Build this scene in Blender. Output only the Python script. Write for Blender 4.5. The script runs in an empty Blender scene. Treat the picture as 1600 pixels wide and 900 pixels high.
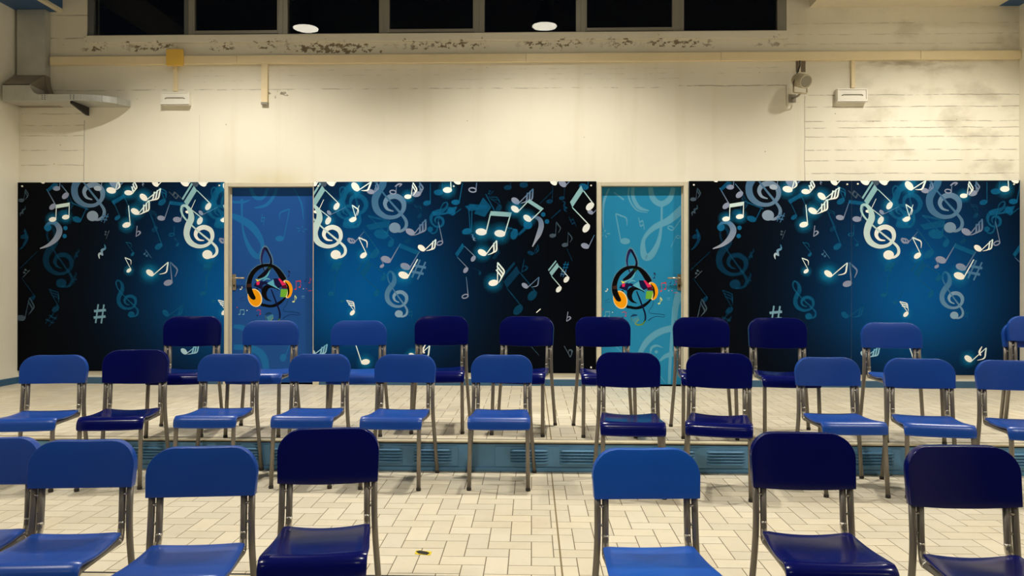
import bpy, bmesh, math, random
from mathutils import Vector, Matrix
random.seed(7)
S = bpy.context.scene
C = S.collection
PI = math.pi

# ------------------------------------------------------------------ camera, world, exposure
F = 1159.34; Y0 = 448.54; YAW = 0.0267; ROLL = 0.0017
CAMZ = 1.365
D = 7.5654                      # back wall
ZU = CAMZ - 1.0057              # upper tier
ZM = CAMZ - 1.201               # middle tier
ZL = 0.0                        # lower floor
DR = 4.83                       # upper riser
DF = 3.00                       # lower riser
XL_PX, XR_PX = 29, 1592
cs, sn = math.cos(YAW), math.sin(YAW)
cam_d = bpy.data.cameras.new('camera'); cam = bpy.data.objects.new('camera', cam_d); C.objects.link(cam)
cam_d.sensor_width = 36.0; cam_d.lens = F / 1600 * 36.0
cam_d.shift_y = (Y0 - 450) / 1600
cam_d.clip_start = 0.05
fwd = Vector((-sn, cs, 0)); rgt = Vector((cs, sn, 0)); up = Vector((0, 0, 1))
r2 = rgt * math.cos(ROLL) + up * math.sin(ROLL)
u2 = up * math.cos(ROLL) - rgt * math.sin(ROLL)
m = Matrix.Identity(4)
for i in range(3):
    m[i][0] = r2[i]; m[i][1] = u2[i]; m[i][2] = -fwd[i]
m[2][3] = CAMZ
cam.matrix_world = m
S.camera = cam
S.view_settings.view_transform = 'Standard'; S.view_settings.look = 'None'
S.view_settings.exposure = 0.0; S.view_settings.gamma = 1.0; S.view_settings.use_curve_mapping = False
W = bpy.data.worlds.new('night'); S.world = W; W.use_nodes = True
W.node_tree.nodes['Background'].inputs[0].default_value = (0.002, 0.003, 0.005, 1)
W.node_tree.nodes['Background'].inputs[1].default_value = 0.3
LAMP_BACK, LAMP_FRONT, LAMP_REAR = 590, 340, 40
LAMP_COL = (1.0, 0.945, 0.83)
LAMP_CONE, LAMP_BLEND = 128, 0.5

def at(px, py, Y):
    """point of the plane y = Y seen at photo pixel (px, py)"""
    du, dv = px - 800, py - Y0
    u = du * math.cos(ROLL) + dv * math.sin(ROLL); v = -du * math.sin(ROLL) + dv * math.cos(ROLL)
    a = u / F
    X = Y * (a * cs - sn) / (cs + a * sn)
    d = -sn * X + cs * Y
    return X, CAMZ - v * d / F
def ax(px, Y, py=450): return at(px, py, Y)[0]
def az(py, Y, px=800): return at(px, py, Y)[1]
XL = ax(XL_PX, D); XR = ax(XR_PX, D)

# ------------------------------------------------------------------ materials
def lin(c):
    return tuple(((v / 255) / 12.92 if v / 255 <= .04045 else ((v / 255 + .055) / 1.055) ** 2.4) for v in c)
class NT:
    def __init__(s, name):
        s.m = bpy.data.materials.new(name); s.m.use_nodes = True
        s.t = s.m.node_tree; s.b = s.t.nodes['Principled BSDF']; s.out = s.t.nodes['Material Output']
    def n(s, typ, **kw):
        o = s.t.nodes.new(typ)
        for k, v in kw.items(): setattr(o, k, v)
        return o
    def l(s, a, b): s.t.links.new(a, b)
    def set(s, sock, v):
        if hasattr(v, 'is_output'): s.l(v, sock)
        else: sock.default_value = v
    def math(s, op, a, b=0.0, c=None):
        o = s.n('ShaderNodeMath', operation=op); s.set(o.inputs[0], a); s.set(o.inputs[1], b)
        if c is not None: s.set(o.inputs[2], c)
        return o.outputs[0]
    def smooth(s, v, a, b):
        o = s.n('ShaderNodeMapRange', interpolation_type='SMOOTHSTEP'); s.set(o.inputs[0], v)
        o.inputs[1].default_value = a; o.inputs[2].default_value = b
        return o.outputs[0]
    def noise(s, vec, scale, detail=4, rough=.55):
        o = s.n('ShaderNodeTexNoise'); s.l(vec, o.inputs['Vector']); o.inputs['Scale'].default_value = scale
        o.inputs['Detail'].default_value = detail; o.inputs['Roughness'].default_value = rough
        return o.outputs[0]
    def mix(s, f, a, b):
        o = s.n('ShaderNodeMix', data_type='RGBA'); s.set(o.inputs[0], f)
        for sock, v in ((o.inputs[6], a), (o.inputs[7], b)):
            if hasattr(v, 'is_output'): s.l(v, sock)
            else: sock.default_value = (*v, 1)
        return o.outputs[2]
    def coord(s):
        g = s.n('ShaderNodeNewGeometry'); x = s.n('ShaderNodeSeparateXYZ'); s.l(g.outputs['Position'], x.inputs[0])
        return g.outputs['Position'], x.outputs[0], x.outputs[1], x.outputs[2]
    def scaled(s, vec, sc):
        o = s.n('ShaderNodeMapping'); s.l(vec, o.inputs[0]); o.inputs['Scale'].default_value = sc
        return o.outputs[0]
    def bump(s, h, strength, dist=.01):
        o = s.n('ShaderNodeBump'); o.inputs['Strength'].default_value = strength; o.inputs['Distance'].default_value = dist
        s.l(h, o.inputs['Height']); s.l(o.outputs[0], s.b.inputs['Normal'])
def mat(name, rgb, rough=.5, metal=0., var=.06, scale=8., spec=.5, bump=0., coat=0.):
    t = NT(name); tc = t.n('ShaderNodeTexCoord')
    nz = t.noise(tc.outputs['Object'], scale)
    c = lin(rgb)
    lo = tuple(v * (1 - var) for v in c); hi = tuple(min(1, v * (1 + var)) for v in c)
    t.l(t.mix(nz, lo, hi), t.b.inputs['Base Color'])
    t.b.inputs['Roughness'].default_value = rough; t.b.inputs['Metallic'].default_value = metal
    t.b.inputs['Specular IOR Level'].default_value = spec
    if coat: t.b.inputs['Coat Weight'].default_value = coat; t.b.inputs['Coat Roughness'].default_value = .15
    if bump: t.bump(t.noise(tc.outputs['Object'], scale * 30), bump, .002)
    return t.m

def wall_material(name, detailed):
    t = NT(name); pos, x, y, z = t.coord()
    col = t.mix(t.noise(pos, 1.1, 5), lin((226, 220, 203)), lin((241, 236, 220)))
    streak = t.noise(t.scaled(pos, (5, 5, .35)), 1.0, 5)
    col = t.mix(t.math('MULTIPLY', t.smooth(streak, .5, .8), .25), col, lin((205, 192, 160)))
    grit = t.noise(pos, 60, 3)
    hgt = t.math('MULTIPLY', grit, .35)
    if detailed:
        wob = t.math('MULTIPLY', t.math('SUBTRACT', t.noise(pos, 3.5, 4), .5), .025)
        zz = t.math('ADD', z, wob); xx = t.math('ADD', x, wob)
        brk = t.noise(t.scaled(pos, (9, 1, 30)), 1.0, 4)
        def hline(px0, px1, py, w, k, thr=.45):
            z0 = az(py, D, (px0 + px1) / 2); x0 = ax(px0, D); x1 = ax(px1, D)
            a = t.math('LESS_THAN', t.math('ABSOLUTE', t.math('SUBTRACT', zz, z0)), w)
            b = t.math('MULTIPLY', t.math('GREATER_THAN', x, x0), t.math('LESS_THAN', x, x1))
            return t.math('MULTIPLY', t.math('MULTIPLY', a, b), t.math('MULTIPLY', t.smooth(brk, thr - .1, thr + .12), k))
        def vline(px, py0, py1, w, k):
            x0 = ax(px, D); z1 = az(py0, D, px); z0 = az(py1, D, px)
            a = t.math('LESS_THAN', t.math('ABSOLUTE', t.math('SUBTRACT', xx, x0)), w)
            b = t.math('MULTIPLY', t.math('GREATER_THAN', z, z0), t.math('LESS_THAN', z, z1))
            return t.math('MULTIPLY', t.math('MULTIPLY', a, b), k)
        L = [hline(33, 1060, 139, .005, .4, .52), hline(1060, 1229, 133.5, .0045, .6, .38), vline(1228, 133, 165, .0035, .6),
             vline(131, 188, 283, .0035, .6), vline(1257, 150, 283, .0035, .55), vline(311, 180, 283, .004, .15)]
        for py in (178, 196, 212, 235, 258): L.append(hline(33, 131, py, .0042, .42, .45))
        for py in (148, 166.5, 189, 199.5, 213.5, 234, 250.5, 271): L.append(hline(1257, 1592, py, .0042, .55, .46))
        for py in (36, 53, 68): L.append(hline(1229, 1592, py, .004, .35, .5))
        for py in (24, 60): L.append(hline(78, 136, py, .006, .5, .45))
        for py in (108, 116, 124): L.append(hline(300, 1230, py, .0035, .25, .58))
        lines = L[0]
        for q in L[1:]: lines = t.math('MAXIMUM', lines, q)
        # board-marked concrete to the right and left: patchy grey
        patch = t.math('MULTIPLY', t.smooth(t.noise(t.scaled(pos, (1, 1, 1.6)), 2.2, 5), .5, .72), .38)
        right = t.smooth(x, ax(1230, D), ax(1420, D))
        col = t.mix(t.math('MULTIPLY', patch, right), col, lin((150, 138, 112)))
        top = t.smooth(z, az(150, D), az(70, D))
        col = t.mix(t.math('MULTIPLY', top, .25), col, lin((190, 180, 155)))  # lamp falloff painted in: wall colour darkens towards the top
        # damp run under the trunking, right of the loudspeaker
        dz = t.smooth(t.math('ABSOLUTE', t.math('SUBTRACT', z, az(99, D, 1420))), .10, .0)
        dx = t.smooth(t.math('ABSOLUTE', t.math('SUBTRACT', x, ax(1425, D))), .9, .1)
        dn = t.smooth(t.noise(t.scaled(pos, (1.5, 1, 5)), 2.5, 5), .42, .65)
        col = t.mix(t.math('MULTIPLY', t.math('MULTIPLY', dz, dx), t.math('MULTIPLY', dn, .55)), col, lin((120, 102, 70)))
        # bare brown strips behind the loudspeaker
        for a, b in ((1242.5, 1248), (1250.5, 1258)):
            k = t.math('MULTIPLY', t.math('MULTIPLY', t.math('GREATER_THAN', xx, ax(a, D)), t.math('LESS_THAN', xx, ax(b, D))),
                       t.math('MULTIPLY', t.math('GREATER_THAN', zz, az(113, D, 1250)), t.math('LESS_THAN', zz, az(86, D, 1250))))
            col = t.mix(t.math('MULTIPLY', k, .85), col, lin((84, 66, 44)))
        # flaking paint under the sill
        gate = t.smooth(t.noise(t.scaled(pos, (1, 1, .3)), 1.7, 3), .44, .56)
        rg = t.math('MULTIPLY', t.smooth(x, ax(122, D), ax(140, D)), t.smooth(x, ax(1232, D), ax(1215, D)))
        nz = t.noise(t.scaled(pos, (1, 1, 1.5)), 16, 6, .65)
        b1 = t.smooth(t.math('ABSOLUTE', t.math('SUBTRACT', z, az(70, D))), .085, .01)
        k1 = t.smooth(t.math('ADD', nz, t.math('MULTIPLY', b1, .17)), .68, .71)
        k1 = t.math('MULTIPLY', t.math('MULTIPLY', k1, t.math('GREATER_THAN', b1, .02)), t.math('MULTIPLY', gate, rg))
        # larger scab near the second mullion
        bx = t.smooth(t.math('ABSOLUTE', t.math('SUBTRACT', x, ax(520, D))), .75, .15)
        bz = t.smooth(t.math('ABSOLUTE', t.math('SUBTRACT', z, az(74, D))), .075, .02)
        k2 = t.smooth(t.math('ADD', nz, t.math('MULTIPLY', t.math('MULTIPLY', bx, bz), .17)), .64, .67)
        k2 = t.math('MULTIPLY', k2, t.math('GREATER_THAN', t.math('MULTIPLY', bx, bz), .05))
        fl = t.math('MAXIMUM', k1, k2)
        col = t.mix(t.math('MULTIPLY', fl, .9), col, t.mix(t.noise(pos, 25, 3), lin((52, 42, 28)), lin((150, 128, 92))))
        # yellow mould above the left door
        mx = t.smooth(t.math('ABSOLUTE', t.math('SUBTRACT', x, ax(425, D))), .5, .05)
        mz = t.smooth(z, az(255, D), az(285, D))
        col = t.mix(t.math('MULTIPLY', t.math('MULTIPLY', mx, mz), t.math('MULTIPLY', streak, .6)), col, lin((196, 178, 96)))
        # sooty drips below the trunking stub
        sx = t.smooth(t.math('ABSOLUTE', t.math('SUBTRACT', x, ax(440, D))), .22, .02)
        sz = t.smooth(t.math('ABSOLUTE', t.math('SUBTRACT', z, az(144, D))), .08, .01)
        sp = t.smooth(t.math('ADD', nz, t.math('MULTIPLY', t.math('MULTIPLY', sx, sz), .15)), .66, .7)
        sp = t.math('MULTIPLY', sp, t.math('GREATER_THAN', t.math('MULTIPLY', sx, sz), .08))
        col = t.mix(t.math('MULTIPLY', sp, .75), col, lin((96, 84, 52)))
        col = t.mix(lines, col, lin((104, 90, 62)))
        # pin-prick specks
        v = t.n('ShaderNodeTexVoronoi'); t.l(pos, v.inputs['Vector']); v.inputs['Scale'].default_value = 5
        speck = t.math('MULTIPLY', t.math('LESS_THAN', v.outputs['Distance'], .03), .6)
        col = t.mix(speck, col, lin((90, 78, 52)))
        hgt = t.math('SUBTRACT', hgt, t.math('MULTIPLY', t.math('MAXIMUM', lines, fl), 1.2))
    t.l(col, t.b.inputs['Base Color']); t.b.inputs['Roughness'].default_value = .75
    t.b.inputs['Specular IOR Level'].default_value = .25
    t.bump(hgt, .35, .004)
    return t.m

def ink_material(name, opaque):
    t = NT(name); a = t.n('ShaderNodeAttribute', attribute_name='ink')
    t.l(a.outputs['Color'], t.b.inputs['Base Color']); t.b.inputs['Roughness'].default_value = .5
    t.b.inputs['Specular IOR Level'].default_value = .06
    if not opaque: t.l(a.outputs['Alpha'], t.b.inputs['Alpha'])
    return t.m

def tile_material():
    t = NT('glazed_tile'); pos, x, y, z = t.coord(); a = t.n('ShaderNodeAttribute', attribute_name='ink')
    dirt = t.smooth(t.noise(pos, 1.3, 6, .6), .42, .72)
    col = t.mix(t.math('MULTIPLY', dirt, .28), a.outputs['Color'], lin((168, 150, 118)))
    fine = t.smooth(t.noise(pos, 22, 4), .55, .8)
    col = t.mix(t.math('MULTIPLY', fine, .12), col, lin((140, 120, 90)))
    t.l(col, t.b.inputs['Base Color'])
    t.l(t.math('ADD', t.math('MULTIPLY', dirt, .15), .36), t.b.inputs['Roughness'])
    t.b.inputs['Specular IOR Level'].default_value = .4
    return t.m

M = {}
M['wall'] = wall_material('painted_board_marked_concrete', True)
M['side'] = wall_material('painted_plaster', False)
M['print'] = ink_material('printed_panel', True)
M['ink'] = ink_material('printed_motif', False)
M['tile'] = tile_material()
M['grout'] = mat('dark_grout', (110, 96, 72), .9)
M['joint'] = mat('joint_filler', (126, 110, 74), .8)
M['nosing'] = mat('cream_step_nosing', (205, 194, 166), .5)
M['gap'] = mat('black_joint', (14, 13, 12), .8)
M['riser'] = mat('teal_blue_painted_metal', (94, 146, 186), .42, 0, .12, 6)
M['skirt'] = mat('blue_skirting_paint', (52, 92, 124), .45, 0, .1)
M['ceil'] = mat('dark_grey_ceiling_paint', (84, 80, 74), .85)
M['rear'] = mat('dim_rear_wall_paint', (96, 90, 82), .85)
M['bluepaint'] = mat('blue_soffit_paint', (44, 84, 128), .5)
M['cream'] = mat('cream_paint', (216, 206, 182), .6)
M['frame'] = mat('grey_aluminium_frame', (150, 146, 136), .45, .3, .08)
M['frame_dark'] = mat('dark_grey_aluminium_frame', (104, 106, 106), .5, .3, .08)
M['doorframe'] = mat('cream_door_frame', (206, 198, 176), .45)
M['trunk'] = mat('yellowed_cream_plastic', (234, 216, 176), .45)
M['yellow'] = mat('yellow_plastic', (232, 188, 84), .4)
M['white'] = mat('white_plastic', (236, 232, 220), .4)
M['greyline'] = mat('grey_plastic', (140, 134, 122), .5)
M['galv'] = mat('galvanised_sheet', (190, 190, 184), .34, .5, .22, 5)
M['galv_dark'] = mat('dull_galvanised_sheet', (150, 140, 128), .45, .5, .2, 5)
M['black'] = mat('black_metal', (20, 19, 18), .5)
M['speaker'] = mat('beige_grey_loudspeaker', (178, 168, 142), .5)
M['mesh'] = mat('grey_grille', (128, 121, 104), .7, 0, .25, 220)
M['steel'] = mat('brushed_steel', (176, 164, 140), .3, .9)
M['tube'] = mat('warm_grey_painted_tube', (128, 122, 114), .36, .45, .08, 12)
M['weld'] = mat('pale_steel_bend', (200, 194, 182), .25, .8)
M['rubber'] = mat('dark_rubber', (46, 42, 38), .7)
M['lightblue'] = mat('royal_blue_plastic', (20, 69, 158), .3, 0, .07, 5, .45, .05)
M['brightblue'] = mat('brighter_royal_blue_plastic', (15, 82, 180), .3, 0, .07, 5, .45, .05)
M['navy'] = mat('glossy_navy_plastic', (5, 13, 86), .18, 0, .06, 5, .3, .02)
M['screw'] = mat('white_screw_cap', (244, 242, 236), .4)
M['tapeblack'] = mat('black_tape', (12, 12, 11), .5)
M['tapeyellow'] = mat('yellow_tape', (232, 206, 20), .5)
def emis(name, col, st):
    t = NT(name); t.b.inputs['Base Color'].default_value = (*col, 1)
    t.b.inputs['Emission Color'].default_value = (*col, 1); t.b.inputs['Emission Strength'].default_value = st
    return t.m
M['lens'] = emis('lamp_lens', (1, .93, .76), 30)
def glass():
    t = NT('window_glass'); t.t.nodes.remove(t.b)
    tr = t.n('ShaderNodeBsdfTransparent'); tr.inputs[0].default_value = (.8, .84, .84, 1)
    gl = t.n('ShaderNodeBsdfGlossy'); gl.inputs['Roughness'].default_value = .0
    fr = t.n('ShaderNodeFresnel'); fr.inputs[0].default_value = 1.42
    mx = t.n('ShaderNodeMixShader'); t.l(fr.outputs[0], mx.inputs[0]); t.l(tr.outputs[0], mx.inputs[1]); t.l(gl.outputs[0], mx.inputs[2])
    t.l(mx.outputs[0], t.out.inputs[0])
    return t.m
M['glass'] = glass()

# ------------------------------------------------------------------ mesh helpers
class MB:
    def __init__(s): s.v = []; s.f = []; s.mi = []; s.sm = []
    def face(s, idx, mi=0, smooth=False): s.f.append(idx); s.mi.append(mi); s.sm.append(smooth)
    def box(s, x0, x1, y0, y1, z0, z1, mi=0):
        x0, x1 = min(x0, x1), max(x0, x1); y0, y1 = min(y0, y1), max(y0, y1); z0, z1 = min(z0, z1), max(z0, z1)
        b = len(s.v)
        s.v += [(x, y, z) for z in (z0, z1) for y in (y0, y1) for x in (x0, x1)]
        for q in ((0, 2, 3, 1), (4, 5, 7, 6), (0, 1, 5, 4), (2, 6, 7, 3), (0, 4, 6, 2), (1, 3, 7, 5)):
            s.face([b + i for i in q], mi)
        return s
    def prism(s, bottom, top, mi=0):
        """two matching loops (lists of 3-D points)"""
        b = len(s.v); n = len(bottom); s.v += list(bottom) + list(top)
        s.face([b + i for i in range(n)][::-1], mi); s.face([b + n + i for i in range(n)], mi)
        for i in range(n): j = (i + 1) % n; s.face([b + i, b + j, b + n + j, b + n + i], mi)
        return s
    def tube(s, pts, r, seg=12, mi=0, cap=True):
        pts = [Vector(p) for p in pts]; n = len(pts); b = len(s.v)
        t0 = (pts[1] - pts[0]).normalized()
        ref = Vector((1, 0, 0)) if abs(t0.x) < .9 else Vector((0, 1, 0))
        nrm = (ref - t0 * ref.dot(t0)).normalized()
        for i, p in enumerate(pts):
            t = (pts[min(i + 1, n - 1)] - pts[max(i - 1, 0)]).normalized()
            nrm = (nrm - t * nrm.dot(t)).normalized(); bn = t.cross(nrm)
            rr = r[i] if isinstance(r, (list, tuple)) else r
            for k in range(seg):
                a = 2 * PI * k / seg; s.v.append(tuple(p + (nrm * math.cos(a) + bn * math.sin(a)) * rr))
        for i in range(n - 1):
            for k in range(seg):
                k2 = (k + 1) % seg
                s.face([b + i * seg + k, b + i * seg + k2, b + (i + 1) * seg + k2, b + (i + 1) * seg + k], mi, True)
        if cap:
            s.face([b + k for k in range(seg)][::-1], mi); s.face([b + (n - 1) * seg + k for k in range(seg)], mi)
        return s
    def lathe(s, c, prof, seg=32, mi=0, axis=None):
        """prof: list of (radius, height) round the axis through c"""
        b = len(s.v); R = Matrix.Identity(3) if axis is None else Vector((0, 0, 1)).rotation_difference(Vector(axis)).to_matrix()
        for (r, h) in prof:
            for k in range(seg):
                a = 2 * PI * k / seg
                s.v.append(tuple(Vector(c) + R @ Vector((r * math.cos(a), r * math.sin(a), h))))
        for i in range(len(prof) - 1):
            for k in range(seg):
                k2 = (k + 1) % seg
                s.face([b + i * seg + k, b + i * seg + k2, b + (i + 1) * seg + k2, b + (i + 1) * seg + k], mi, True)
        s.face([b + k for k in range(seg)][::-1], mi); s.face([b + (len(prof) - 1) * seg + k for k in range(seg)], mi)
        return s
    def grid(s, rows, mi=0, close=None):
        b = len(s.v); nr = len(rows); nc = len(rows[0])
        for r in rows: s.v += [tuple(p) for p in r]
        for i in range(nr - 1):
            for j in range(nc - 1):
                s.face([b + i * nc + j, b + i * nc + j + 1, b + (i + 1) * nc + j + 1, b + (i + 1) * nc + j], mi, True)
        return s
    def build(s, name, mats, parent=None, origin=None, bevel=0, seg=2, fix=True):
        o0 = Vector(origin) if origin is not None else (parent.location.copy() if parent is not None else Vector((0, 0, 0)))
        me = bpy.data.meshes.new(name)
        me.from_pydata([tuple(Vector(p) - o0) for p in s.v], [], s.f)
        for mm in (mats if isinstance(mats, (list, tuple)) else [mats]): me.materials.append(mm)
        for p, mi, sm in zip(me.polygons, s.mi, s.sm): p.material_index = mi; p.use_smooth = sm
        if fix:
            bm = bmesh.new(); bm.from_mesh(me); bmesh.ops.recalc_face_normals(bm, faces=bm.faces); bm.to_mesh(me); bm.free()
        o = bpy.data.objects.new(name, me); C.objects.link(o)
        if parent is not None: o.parent = parent
        else: o.location = o0
        if bevel:
            b = o.modifiers.new('bevel', 'BEVEL'); b.width = bevel; b.segments = seg; b.limit_method = 'ANGLE'; b.angle_limit = math.radians(40)
        return o
def fillet(pts, rad, n=6):
    out = [Vector(pts[0])]
    for i in range(1, len(pts) - 1):
        p0, p, p1 = Vector(pts[i - 1]), Vector(pts[i]), Vector(pts[i + 1])
        r = rad[i - 1] if isinstance(rad, (list, tuple)) else rad
        a = (p0 - p).normalized(); b = (p1 - p).normalized()
        d = min(r, (p0 - p).length * .49, (p1 - p).length * .49)
        s_, e_ = p + a * d, p + b * d
        for k in range(n + 1):
            t = k / n; out.append(s_ * (1 - t) ** 2 + p * 2 * t * (1 - t) + e_ * t ** 2)
    out.append(Vector(pts[-1]))
    return out
def tag(o, label, cat, group=None):
    o['label'] = label; o['category'] = cat
    if group: o['group'] = group
    return o
def struct(o): o['kind'] = 'structure'; return o
def thing(name, loc, label, cat, group=None):
    o = bpy.data.objects.new(name, None); o.empty_display_size = .1; C.objects.link(o); o.location = loc
    return tag(o, label, cat, group)
def sempty(name, loc):
    o = bpy.data.objects.new(name, None); o.empty_display_size = .1; C.objects.link(o); o.location = loc
    return struct(o)

# ------------------------------------------------------------------ tiled tiers
def tiled(name, x0, x1, y0, y1, z, zbot, edge):
    """herringbone floor tier; edge = True adds the nosing strip at the front"""
    T = .1; g = .0022
    bm = bmesh.new(); lay = bm.verts.layers.float_color.new('ink')
    def quad(a, b, c, d, zt, mi, col):
        if b - a < .006 or d - c < .006: return
        vs = [bm.verts.new(p) for p in ((a, c, zt), (b, c, zt), (b, d, zt), (a, d, zt))]
        for v in vs: v[lay] = (*col, 1)
        f = bm.faces.new(vs); f.material_index = mi
        if mi == 0:
            lo = [bm.verts.new((v.co.x, v.co.y, zt - .0018)) for v in vs]
            for v in lo: v[lay] = (*col, 1)
            for i in range(4):
                j = (i + 1) % 4; f = bm.faces.new((vs[j], vs[i], lo[i], lo[j])); f.material_index = 0
    yf = y0 + (.075 if edge else 0)
    base = lin((224, 214, 191))
    nx0, nx1 = int(x0 / T) - 3, int(x1 / T) + 3; ny0, ny1 = int(yf / T) - 3, int(y1 / T) + 3
    for i in range(nx0, nx1):
        for j in range(ny0, ny1):
            k = (i - j) % 4
            if k == 0: a, b, c, d = i * T, (i + 2) * T, j * T, (j + 1) * T
            elif k == 3: a, b, c, d = i * T, (i + 1) * T, j * T, (j + 2) * T
            else: continue
            q = 1 + random.uniform(-.09, .06); w = random.uniform(-.03, .03)
            col = (base[0] * q, base[1] * q * (1 - w * .3), base[2] * q * (1 - w))
            quad(max(a + g, x0), min(b - g, x1), max(c + g, yf), min(d - g, y1), z, 0, col)
    # slab, grout bed, joints
    def bx(a, b, c, d, e, f, mi):
        r = bmesh.ops.create_cube(bm, size=1)
        for v in r['verts']:
            v.co = ((a + b) / 2 + v.co.x * (b - a), (c + d) / 2 + v.co.y * (d - c), (e + f) / 2 + v.co.z * (f - e))
        for fc in {fc for v in r['verts'] for fc in v.link_faces}: fc.material_index = mi
    bx(x0, x1, y0, y1, zbot, z - .0015, 1)
    if edge:
        bx(x0, x1, y0 + .058, y0 + .075, z - .004, z + .0006, 3)
        bx(x0, x1, y0 - .008, y0 + .02, z - .016, z - .0082, 3)
        bx(x0, x1, y0 - .010, y0 + .058, z - .008, z + .001, 2)
    xj = ax(862, 4.85)
    bx(xj - .004, xj + .004, yf, y1, z - .003, z + .0006, 4)
    me = bpy.data.meshes.new(name); bm.to_mesh(me); bm.free()
    for k in ('tile', 'grout', 'nosing', 'gap', 'joint'): me.materials.append(M[k])
    o = bpy.data.objects.new(name, me); C.objects.link(o); struct(o)
    return o
XA, XB = XL - .02, XR + .02
tiled('floor', XA, XB, DR, D + .02, ZU, ZM - .1, True)
tiled('floor.001', XA, XB, DF, DR + .02, ZM, ZL - .1, True)
tiled('floor.002', XA, XB, -4.5, DF + .02, ZL, ZL - .15, False)

# riser of the upper tier: blue sheet-metal panels with louvred vents
rs = sempty('trim_1', (0, DR, ZM))
mb = MB(); mb.box(XL, XR, DR - .004, DR + .01, ZM, ZU - .0085); mb.build('riser_face', M['riser'], rs)
mb = MB(); mb.box(XL, XR, DR - .012, DR - .003, ZM + .001, ZM + .028); mb.build('riser_foot', M['riser'], rs, bevel=.003)
per = ax(798, DR) - ax(572, DR)
xv0 = ax(572, DR); zt_v, zb_v = az(701, DR), az(724, DR)
for k in range(-3, 6):
    xp = xv0 + k * per
    a, b = xp - .10, xp + per - .34
    if a > XR - .1 or b < XL + .1: continue
    a, b = max(a, XL + .01), min(b, XR - .01)
    mb = MB(); mb.box(a, b, DR - .010, DR - .003, ZM + .034, ZU - .030)
    pn = mb.build('riser_panel', M['riser'], rs, bevel=.002)
    for q in (0, (ax(648, DR) - ax(572, DR))):
        va, vb = xp + q, xp + q + .245
        if va < a + .02 or vb > b - .01: continue
        mb = MB(); n = 5
        for i in range(n):
            zc = zb_v + (zt_v - zb_v) * (i + .5) / n; h = .0085
            rows = []
            for xx, sc in ((va, .15), (va + .012, .9), (va + .02, 1.35), (vb - .02, 1.35), (vb - .012, .9), (vb, .15)):
                rows.append([(xx, DR - .010, zc + h), (xx, DR - .010 - .011 * sc, zc + h * .35), (xx, DR - .010 - .014 * sc, zc - h * .5), (xx, DR - .010, zc - h)])
            mb.grid(rows)
        v = mb.build('louvre', M['riser'], pn, origin=rs.location, fix=False)
# riser of the middle tier (faces the lower floor)
rs2 = sempty('trim_2', (0, DF, ZL))
mb = MB(); mb.box(XL, XR, DF - .004, DF + .01, ZL, ZM - .0085); mb.build('riser_face', M['riser'], rs2)

# ------------------------------------------------------------------ walls, ceiling
ZTOP = CAMZ + 3.95
zs = az(53, D, 680)                      # window sill height
wx0, wx1 = ax(136, D, 30), ax(1229, D, 30)
wtop = CAMZ + 3.5
d1a, d1b = ax(349, D), ax(499, D)
d2a, d2b = ax(932, D), ax(1075, D)
zd = az(285, D, 700)
PW = .02
WY = D + .22
mb = MB()
for a, b in ((XL - .3, d1a), (d1b, d2a), (d2b, XR + .3)): mb.box(a, b, D, WY, ZU - .05, zd)
mb.box(XL - .3, XR + .3, D, WY, zd, zs)
mb.box(XL - .3, wx0, D, WY, zs, wtop); mb.box(wx1, XR + .3, D, WY, zs, wtop); mb.box(XL - .3, XR + .3, D, WY, wtop, ZTOP)
struct(mb.build('wall_back', M['wall']))
mb = MB(); mb.box(XL - .3, XL, -4.6, D, ZL - .1, ZTOP); struct(mb.build('wall_left', M['side']))
mb = MB(); mb.box(XR, XR + .3, -4.6, D, ZL - .1, ZTOP); struct(mb.build('wall_right', M['side']))
mb = MB(); mb.box(XL - .3, XR + .3, -4.8, -4.5, ZL - .1, ZTOP); struct(mb.build('wall_front', M['rear']))
mb = MB(); mb.box(XL - .3, XR + .3, -4.8, WY, ZTOP, ZTOP + .2); struct(mb.build('ceiling', M['ceil']))
# sill band under the windows
mb = MB(); mb.box(wx0 - .02, wx1 + .01, D - .03, D + .06, az(64, D), zs); sb = mb.build('trim_3', M['wall'], bevel=.004); struct(sb)
# skirtings
zk0, zk1 = ZU, az(588.5, D, 30)
def skirt(name, boxes):
    mb = MB()
    for b in boxes: mb.box(*b)
    return struct(mb.build(name, M['skirt'], bevel=.002))
skirt('baseboard_back', [(a, b, D - .012, D, zk0, zk1) for a, b in ((XL, d1a), (d1b, d2a), (d2b, XR))])
skirt('baseboard_left', [(XL, XL + .012, DR, D - .012, ZU, zk1)])
skirt('baseboard_right', [(XR - .012, XR, DR, D - .012, ZU, zk1)])
# left soffit beam: blue underside, cream edge, blue side
zso = az(19, D, 60)
mb = MB(); bxr = ax(98, D, 20)
mb.box(XL, bxr - .05, 3.2, D, zso, zso + .35, 0); mb.box(bxr - .05, bxr, 3.2, D, zso - .004, zso + .03, 1); mb.box(bxr - .05, bxr - .002, 3.2, D, zso + .03, zso + .35, 0)
struct(mb.build('trim_4', [M['bluepaint'], M['cream']]))
# right: cream downstand by the wall and blue strip along the right wall
zsr = az(10.5, D, 1400); rx0 = ax(1265, D, 12); rxb = ax(1561, D, 8)
mb = MB(); mb.box(rx0, rxb, D - .55, D, zsr, zsr + .35, 0); struct(mb.build('trim_5', M['cream']))
mb = MB(); mb.box(rxb, XR, D - 1.2, D, zsr - .002, zsr + .35, 0); struct(mb.build('trim_6', M['bluepaint']))

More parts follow.
